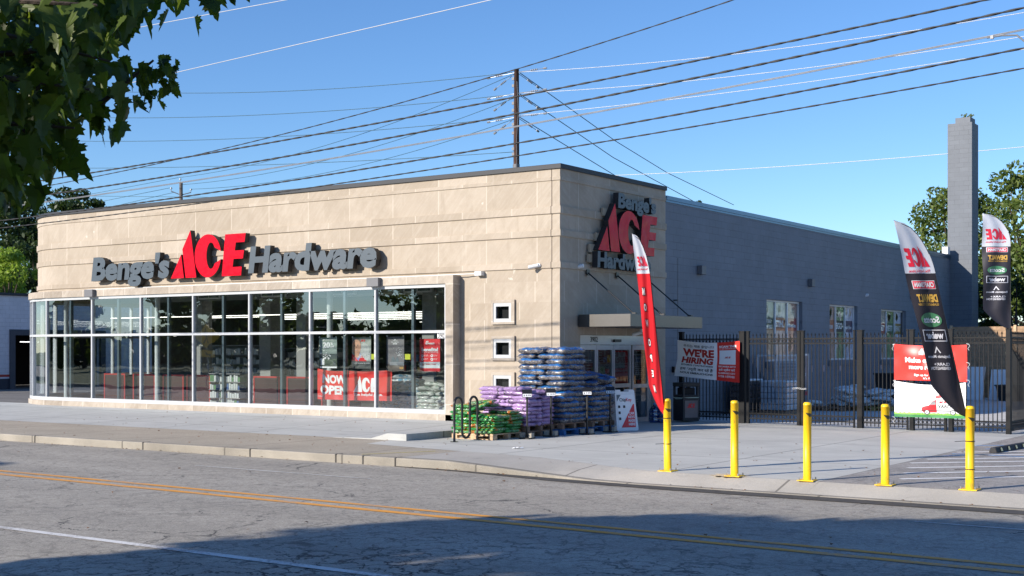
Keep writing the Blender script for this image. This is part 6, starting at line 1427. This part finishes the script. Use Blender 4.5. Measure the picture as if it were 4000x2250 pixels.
# pedestrian crossing sign on the near kerb, seen reflected in the windows
o = thing('crossing_sign', 'yellow diamond pedestrian crossing sign on the near kerb, seen reflected in the shop window', 'road sign', (-50.4, 5.9, 0))
a = MB(); a.tube([(-50.4, 5.95, 0), (-50.4, 5.95, 3.3)], .03, 8); a.build('pole', M_SILV, o)
MY = mat('sign_yellow', (.8, .48, .01), .4); nS = Vector((.62, .78, 0)); uS = Vector((-.78, .62, 0)); cS = Vector((-50.4, 6.0, 2.6))
sf = lambda u, v, d=0: tuple(cS + uS * u + nS * d + Vector((0, 0, v)))
a = MB(); a.prism([(0, -.62), (.62, 0), (0, .62), (-.62, 0)], lambda u, v: sf(u, v, .02), lambda u, v: sf(u, v, 0), 0)
g1 = lambda u, v: sf(u, v, .026)
poly_on(ell(0, .33, .06, .07, 12), g1, a, 1); poly_on([(-.09, .24), (.09, .24), (.14, .0), (.08, .02), (.05, -.02), (.18, -.36), (.1, -.38), (0, -.1), (-.12, -.38), (-.2, -.35), (-.06, 0), (-.1, .12), (-.16, .0), (-.2, .03)], g1, a, 1)
a.build('diamond_plate', [MY, M_BLKP], o)
a = MB(); a.prism(rect(-.38, -1.08, .38, -.72), lambda u, v: sf(u, v, .02), lambda u, v: sf(u, v, 0), 0); poly_on([(.2, -.76), (.05, -.86), (.1, -.91), (-.06, -1.0), (-.1, -.94), (-.2, -1.04), (-.24, -.86), (-.14, -.9), (-.02, -.84)], g1, a, 1); a.build('arrow_plate', [MY, M_BLKP], o)
# ================================================================== TREES
def leafmat(name, c1, c2, tr=.4, rough=.5):
    m, t, b = new_mat(name); out = t.nodes['Material Output']
    g_ = N(t, 'ShaderNodeNewGeometry'); c = mixc(t, c1, c2, g_.outputs['Random Per Island'])
    t.links.new(c, b.inputs['Base Color']); b.inputs['Roughness'].default_value = rough
    tl = N(t, 'ShaderNodeBsdfTranslucent'); t.links.new(mixc(t, c, (1.0, 1.0, .4), .5, 'MULTIPLY'), tl.inputs[0])
    mx = N(t, 'ShaderNodeMixShader'); mx.inputs[0].default_value = tr
    t.links.new(b.outputs[0], mx.inputs[1]); t.links.new(tl.outputs[0], mx.inputs[2]); t.links.new(mx.outputs[0], out.inputs[0]); return m
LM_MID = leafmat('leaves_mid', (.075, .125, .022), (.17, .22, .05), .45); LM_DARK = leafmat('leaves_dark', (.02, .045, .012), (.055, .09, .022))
LM_LIME = leafmat('leaves_lime', (.2, .32, .03), (.34, .45, .07), .5); LM_NEAR = leafmat('leaves_near', (.04, .08, .01), (.14, .19, .022), .55, .45)
def crown_pts(clumps, n, sh=.55):
    c = np.array([q[:3] for q in clumps]); r = np.array([q[3] if len(q) > 3 else 1 for q in clumps]); sz = np.array([q[4] if len(q) > 4 else .8 for q in clumps])
    w_ = r ** 2; idx = rng.choice(len(c), n, p=w_ / w_.sum()); d = rng.normal(size=(n, 3)); d /= np.linalg.norm(d, axis=1)[:, None]
    rad = r[idx] * (sh + (1 - sh) * rng.random(n)) ** .8; p = c[idx] + d * rad[:, None] * np.stack([np.ones(n), np.ones(n), sz[idx]], 1); return p, d
def leafcloud(p, d, size, name, m, parent, asp=.55):
    n = len(p); a = rng.normal(size=(n, 3)); a += d * .2; a[:, 2] -= .4; a /= np.linalg.norm(a, axis=1)[:, None]
    b = rng.normal(size=(n, 3)); b -= (b * a).sum(1)[:, None] * a; b /= np.linalg.norm(b, axis=1)[:, None]
    s = size * rng.uniform(.6, 1.3, n)[:, None]
    o0 = np.array(ORG.get(parent.name, Vector((0, 0, 0))))
    P = p - o0; nrm_ = np.cross(a, b); v = np.stack([P - a * s, P + b * s * asp + nrm_ * s * .15, P + a * s, P - b * s * asp + nrm_ * s * .15], 1).reshape(-1, 3)
    me = bpy.data.meshes.new(name); me.vertices.add(4 * n); me.vertices.foreach_set('co', v.ravel()); me.loops.add(4 * n); me.loops.foreach_set('vertex_index', np.arange(4 * n)); me.polygons.add(n); me.polygons.foreach_set('loop_start', np.arange(n) * 4); me.update(); me.validate(); me.materials.append(m)
    o = bpy.data.objects.new(name, me); COL.objects.link(o); o.parent = parent; return o
def tree(label, base, height, rad, n, size, lm, name='tree', group=None, z0=.3, nc=40, shape='round', trunk_r=.2, sz=.8):
    o = thing(name, label, 'tree', base, group); bx_, by_, bz_ = base
    a = MB(); top = (bx_ + random.uniform(-.3, .3), by_, bz_ + height * .75); a.tube([base, (bx_, by_, bz_ + height * .35), top], [trunk_r, trunk_r * .75, trunk_r * .15], 9)
    cl = []
    for k in range(nc):
        an = random.uniform(0, 6.28); h = random.random(); zz = bz_ + height * (z0 + (1 - z0) * h)
        prof = (math.sqrt(max(0, 1 - (h * 1.02 - .35) ** 2 / .46)) if h < .99 else .2) if shape == 'round' else (1 - h) ** .8 + .08
        rr = rad * prof * random.uniform(.35, .95); cr = rad * random.uniform(.10, .30) * (.6 + .5 * prof)
        c = (bx_ + rr * math.cos(an), by_ + rr * math.sin(an), min(zz, bz_ + height - cr * .6) + random.uniform(-.3, .35), cr, sz); cl.append(c)
        if k % 3 == 0: a.tube([(bx_, by_, bz_ + height * (z0 * .8 + (zz - bz_) / height * .35)), ((bx_ + c[0]) / 2, (by_ + c[1]) / 2, (zz + bz_ + height * z0) / 2 + .2), c[:3]], [trunk_r * .35, trunk_r * .2, .02], 5)
    a.build('trunk', M_BARK, o); p, d = crown_pts(cl, n)
    leafcloud(p, d, size, 'crown', lm, o); return o
# behind the chimney on the right: leafy upright shoots
tree('bushy green tree just left of and behind the chimney', (-21.6, 76.5, 0), 11.4, 3.9, 11000, .15, LM_MID, z0=.1, nc=110, group='trees behind the yard')
tree('broad green tree right of the chimney behind the right flag', (-16.6, 74.5, 0), 11.9, 4.0, 13000, .15, LM_MID, z0=.1, nc=120, group='trees behind the yard')
tree('green tree at the right edge behind the yard fence', (-11.0, 73, 0), 11.5, 4.0, 11000, .15, LM_MID, z0=.1, nc=110, group='trees behind the yard')
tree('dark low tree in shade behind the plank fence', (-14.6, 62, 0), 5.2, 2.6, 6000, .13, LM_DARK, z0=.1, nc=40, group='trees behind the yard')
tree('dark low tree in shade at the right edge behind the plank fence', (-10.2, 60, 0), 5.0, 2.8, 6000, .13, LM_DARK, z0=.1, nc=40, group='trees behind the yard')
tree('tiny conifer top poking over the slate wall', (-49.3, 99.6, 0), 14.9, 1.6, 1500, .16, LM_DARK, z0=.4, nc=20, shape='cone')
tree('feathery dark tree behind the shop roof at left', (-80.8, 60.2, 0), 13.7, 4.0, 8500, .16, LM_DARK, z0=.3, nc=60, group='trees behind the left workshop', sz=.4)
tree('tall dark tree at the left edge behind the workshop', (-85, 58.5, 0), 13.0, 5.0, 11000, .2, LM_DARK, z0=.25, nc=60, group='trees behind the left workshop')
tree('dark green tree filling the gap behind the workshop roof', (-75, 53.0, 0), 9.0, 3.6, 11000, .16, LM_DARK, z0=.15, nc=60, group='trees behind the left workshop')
tree('bright lime-green tree beside the curved shop corner', (-69.8, 47.4, 0), 8.2, 2.5, 9000, .12, LM_LIME, z0=.35, nc=50, group='trees behind the left workshop')
tree('mid-green tree over the workshop roof at the left edge', (-72.5, 45.0, 0), 7.2, 3.2, 9000, .13, LM_MID, z0=.3, nc=50, group='trees behind the left workshop')
# across the street, seen only in the window reflections and casting the road shade
for k, (x, y, h, r_) in enumerate(((-112, -32, 7.5, 5), (-98, -36, 9.5, 6), (-84, -30, 8, 5), (-70, -38, 9.5, 6), (-57, -30, 7.5, 5), (-44, -34, 8.5, 5.5), (-32, -30, 8, 5))):
    tree('street tree across the road, reflected in the windows, ' + ['farthest left', 'second from the left', 'third from the left', 'fourth from the left', 'fifth from the left', 'sixth from the left', 'nearest the viewer'][k], (x, y, 0), h, r_, 5000, .30, LM_MID, z0=.12, nc=30, group='street trees across the road')

p = np.stack([rng.uniform(-330, 90, 16000), rng.uniform(-62, -48, 16000), np.zeros(16000)], 1); p[:, 2] = (3.6 + 1.2 * np.sin(p[:, 0] * .11) + 1.5 * np.sin(p[:, 0] * .37 + 1)) * rng.random(16000) ** .6
def woods(p, size):
    n = len(p); a = rng.normal(size=(n, 3)); a /= np.linalg.norm(a, axis=1)[:, None]; b = rng.normal(size=(n, 3)); b -= (b * a).sum(1)[:, None] * a; b /= np.linalg.norm(b, axis=1)[:, None]
    v = np.stack([p - a * size, p + b * size * .6, p + a * size, p - b * size * .6], 1).reshape(-1, 3); me = bpy.data.meshes.new('woods'); me.from_pydata(v.tolist(), [], [tuple(range(4 * i, 4 * i + 4)) for i in range(n)]); me.materials.append(LM_DARK)
    o = bpy.data.objects.new('horizon_block_woods', me); COL.objects.link(o); tag(o, 'far line of woods behind the viewer, added to block bright horizon in reflections', 'woods', kind='stuff')
woods(p, .8)  # unseen woods added to keep the bright horizon out of the window reflections
# trees beside the viewer: their shade falls on the road
def shade_tree(label, base, clumps, n, size=.14):
    o = thing('maple_tree', label, 'tree', base, 'maples on the near side of the road'); a = MB()
    c0 = np.array([q[:3] for q in clumps]).mean(0)
    a.tube([base, (base[0], base[1], 2.4), tuple(c0)], [.22, .17, .06], 10)
    for q in clumps[::2]: a.tube([(base[0], base[1], 2.4 + (q[2] - 2.4) * .3), q[:3]], [.06, .015], 6)
    a.build('trunk', M_BARK, o); p, d = crown_pts(clumps, n, .2); leafcloud(p, d, size, 'crown', LM_NEAR, o, .7); return o
rr = random.Random(5)
cl = []
EX = [-12.6, -11.6, -10.9, -10.4, -9.75, -9.1, -8, -7.4, -6, -5, -3.7, 3]; EY = [2.6, 4.6, 6.9, 8.8, 11.0, 12.7, 13.5, 14.1, 14.4, 15.4, 15.8, 15.8]
for k in range(190):
    # crown volume whose shade covers the near part of the road
    z = rr.uniform(3.4, 8.4); sx = rr.uniform(-12.4, 2.5); lim = float(np.interp(sx, EX, EY)); cr_ = rr.uniform(.55, 1.1) if k < 150 else rr.uniform(.15, .35)
    sy = lim - cr_ * 1.15 - (rr.random() ** 1.6) * (lim - 2.5) if k > 34 else lim - cr_ * 1.05
    if k >= 150: sy = lim - rr.uniform(-.25, .5)
    k_ = 1 / .415
    cx_, cy_ = sx - .4216 * k_ * (z + .15), sy - .9068 * k_ * (z + .15); ww = -.5668 * cx_ + .8239 * cy_; uu = .8239 * cx_ + .5668 * cy_
    if ww > -1.5 and -.42 * ww - 2.2 < uu < .42 * ww + 2.2: continue      # keeps the open air in front of the viewer free
    cl.append((cx_, cy_, z, cr_, .7))
shade_tree('large maple left of the viewer shading the near part of the road', (-13.5, -3.5, 0), cl, 20000, .18)
cl = []
for k in range(16):
    z = rr.uniform(4, 7); sx = rr.uniform(-25, -20.4); sy = rr.uniform(12.2, 13.9 - (sx + 25) * .1); k_ = 1 / .415
    cl.append((sx - .4216 * k_ * (z + .15), sy - .9068 * k_ * (z + .15), z, rr.uniform(.4, .7), .6))
shade_tree('maple further left on the near side of the road', (-29, -2, 0), cl, 2600, .17)
# ---- branch of maple leaves hanging into the top left of the view
LEAF = [(0, 0), (.10, .05), (.30, .02), (.27, .12), (.46, .18), (.38, .27), (.50, .42), (.33, .40), (.27, .50), (.24, .70), (.13, .74), (.12, .86), (0, 1.05)]
LEAF = LEAF + [(-x, y) for x, y in LEAF[::-1][1:-1]]
o = thing('maple_branch_tree', 'maple whose dark serrated leaves hang into the top left corner', 'tree', (-7.6, .9, 0), 'maples on the near side of the road')
a = MB(); a.tube([(-7.6, .9, 0), (-7.5, .95, 2.5), (-7.2, 1.3, 4.2), (-6.9, 1.6, 5.5)], [.2, .16, .11, .06], 10)
fw = Vector((-math.sin(R(34.53)), math.cos(R(34.53)), 0)); rt = Vector((math.cos(R(34.53)), math.sin(R(34.53)), 0))
def V(dep, ax, az): return fw * dep + rt * (ax * dep) + Vector((0, 0, 1.9 + az * dep))   # branch points as distance, sideways and upward offset
TW = []   # hanging twigs: (start, mid, end)
def twig(dep, p0, p1, p2, r=.012, dd=0.0): TW.append(([V(dep + .2, *p0), V(dep + dd / 2, *p1), V(dep + dd, *p2)], r))
K = 5060.6
def q(x, y): return ((x - 2000) / K, (1366.5 - y) / K)
for (dep, A1, B1, C1) in ((5.6, (-500, 100), (100, 10), (720, -40)), (5.2, (-500, 200), (0, 130), (430, 240)), (5.9, (-450, 230), (60, 390), (480, 170)), (5.0, (-450, 330), (0, 300), (350, 350)), (5.8, (240, 430), (400, 400), (600, 235)),
                         (5.4, (-400, 460), (0, 480), (290, 500)), (5.9, (-400, 540), (60, 520), (250, 480)), (5.5, (-400, 620), (0, 630), (150, 640)), (6.2, (-400, 700), (0, 690), (90, 710)), (5.1, (-300, -160), (350, -130), (900, -110)),
                         (5.6, (-300, -100), (200, -20), (560, 0)), (6.3, (-400, 120), (0, 240), (260, 330)), (6.5, (-400, 400), (-40, 460), (150, 460)), (4.7, (-400, -20), (0, 0), (380, 20)), (6.0, (60, 560), (160, 570), (240, 590)), (5.3, (-300, 240), (120, 200), (350, 130))):
    twig(dep, q(*A1), q(*B1), q(*C1))
for P_, r_ in TW: a.tube([Vector((-7.0, 1.6, 4.6)).lerp(P_[0], .0) if False else P_[0], P_[1], P_[2]], [r_ * 1.3, r_, r_ * .4], 6)
for P_, r_ in TW[::2]: a.tube([Vector((-7.2, 1.3, 4.2)), (Vector((-7.2, 1.3, 4.2)) + P_[0]) / 2 + Vector((0, 0, .4)), P_[0]], [.05, .035, r_ * 1.3], 7)
a.build('trunk', M_BARK, o)
lv = MB(); og = ORG[o.name]
def leaf(p, s, rr):
    # leaf hangs from its stalk, tip downwards, blade turned at random and slightly cupped
    down = Vector((rr.gauss(0, .38), rr.gauss(0, .38), -1)).normalized(); sd_ = Vector((rr.gauss(0, 1), rr.gauss(0, 1), rr.gauss(0, .25))); sd_ = (sd_ - down * sd_.dot(down)).normalized(); nn_ = down.cross(sd_)
    cup = rr.uniform(.1, .9); cu2 = rr.uniform(-.3, .3)
    st_ = p + Vector((rr.gauss(0, .03), rr.gauss(0, .03), .06))
    vs = [p + down * (y * s) + sd_ * (x * s) + nn_ * (s * (cup * abs(x) ** 1.3 + cu2 * y * y)) for x, y in LEAF]; n = len(LEAF); mid = p + down * (.5 * s) + nn_ * s * cu2 * .25
    lv.add([mid] + vs, [(0, 1 + i, 1 + (i + 1) % n) for i in range(n)])
rr = random.Random(21)
for P_, r_ in TW:
    L_ = (P_[1] - P_[0]).length + (P_[2] - P_[1]).length; n_ = int(L_ * 38)
    for i in range(n_):
        t_ = rr.random() ** .85; p = P_[0].lerp(P_[1], t_ * 2) if t_ < .5 else P_[1].lerp(P_[2], t_ * 2 - 1)
        p = p + Vector((rr.gauss(0, .07), rr.gauss(0, .07), rr.uniform(-.11, .06))); leaf(p, rr.uniform(.075, .135), rr)
# denser inner mass
for i in range(800):
    y = rr.uniform(-150, 740); lim = 560 - .66 * max(0, y) + 45 * math.sin(y * .023)
    x = rr.uniform(-420, lim - 40 * rr.random()); d_ = rr.uniform(4.8, 7.0); ax, az = q(x, y)
    leaf(V(d_, ax, az), rr.uniform(.07, .13), rr)
for i in range(40):
    ax, az = q(rr.uniform(560, 690), rr.uniform(210, 400)); leaf(V(5.8 + rr.uniform(-.1, .1), ax, az), rr.uniform(.04, .07), rr)
lv.build('leaves', LM_NEAR, o)
# leaf litter
lt = MB()
for i in range(420):
    x = rr.uniform(-30, -3); y = rr.choice((rr.uniform(17.8, 24.5), rr.uniform(17.3, 17.6), rr.uniform(9, 17.5) if rr.random() < .25 else rr.uniform(18, 25)))
    z = .006 if y > 17.8 else -.135
    if y > 20.9 and x < -17: z = .03 + .14 * (y - 21) / 5.0
    s = rr.uniform(.015, .045); an = rr.uniform(0, 6.28); h = rr.uniform(.004, .02)
    lt.add([(x, y, z + h), (x + s * math.cos(an), y + s * math.sin(an), z), (x + s * 1.2 * math.cos(an + .8), y + s * 1.2 * math.sin(an + .8), z + h), (x + s * math.cos(an + 1.7), y + s * math.sin(an + 1.7), z)], [(0, 1, 2), (0, 2, 3)])
lt.single('leaf_litter', mat('dry_leaf', (.16, .08, .035), .9, var=.4, vs=9), 'dry brown leaves scattered over pavement and road', 'leaf litter', (-15, 20, 0), kind='stuff')
a = MB(); vs = [(-14.05 + .07 * math.cos(i) * (1 + .3 * (i % 3)), 20.55 + .06 * math.sin(i), .004 + .02 * (i % 2)) for i in range(9)]; a.add(vs, [tuple(range(9))]); a.add([(v[0] + .08, v[1] + .01, v[2] + .01) for v in vs], [tuple(range(9))]); a.single('paper_scrap', M_WHITE, 'crumpled white paper scrap on the concrete in front of the green bags', 'litter', (-14.05, 20.55, 0))
a = MB(); 
for i in range(14): x, y, z = -17.05 + rr.uniform(-.1, .1), 22.0 + rr.uniform(-.1, .1), .2 + rr.uniform(0, .12); a.add([(x, y, z), (x + .08, y + .03, z + .03), (x + .04, y + .05, z + .1)], [(0, 1, 2)])
# duplicate labels are reported while building
seen = {}
for ob in bpy.data.objects:
    if ob.parent is None and 'label' in ob.keys(): seen.setdefault(ob['label'], []).append(ob.name)
dups = {k: v for k, v in seen.items() if len(v) > 1}; lg = [l for l in seen if len(l.split()) > 16]; print('LONG', len(lg), lg[:20]); print('DUPLICATE LABELS', len(dups), list(dups.items())[:12])
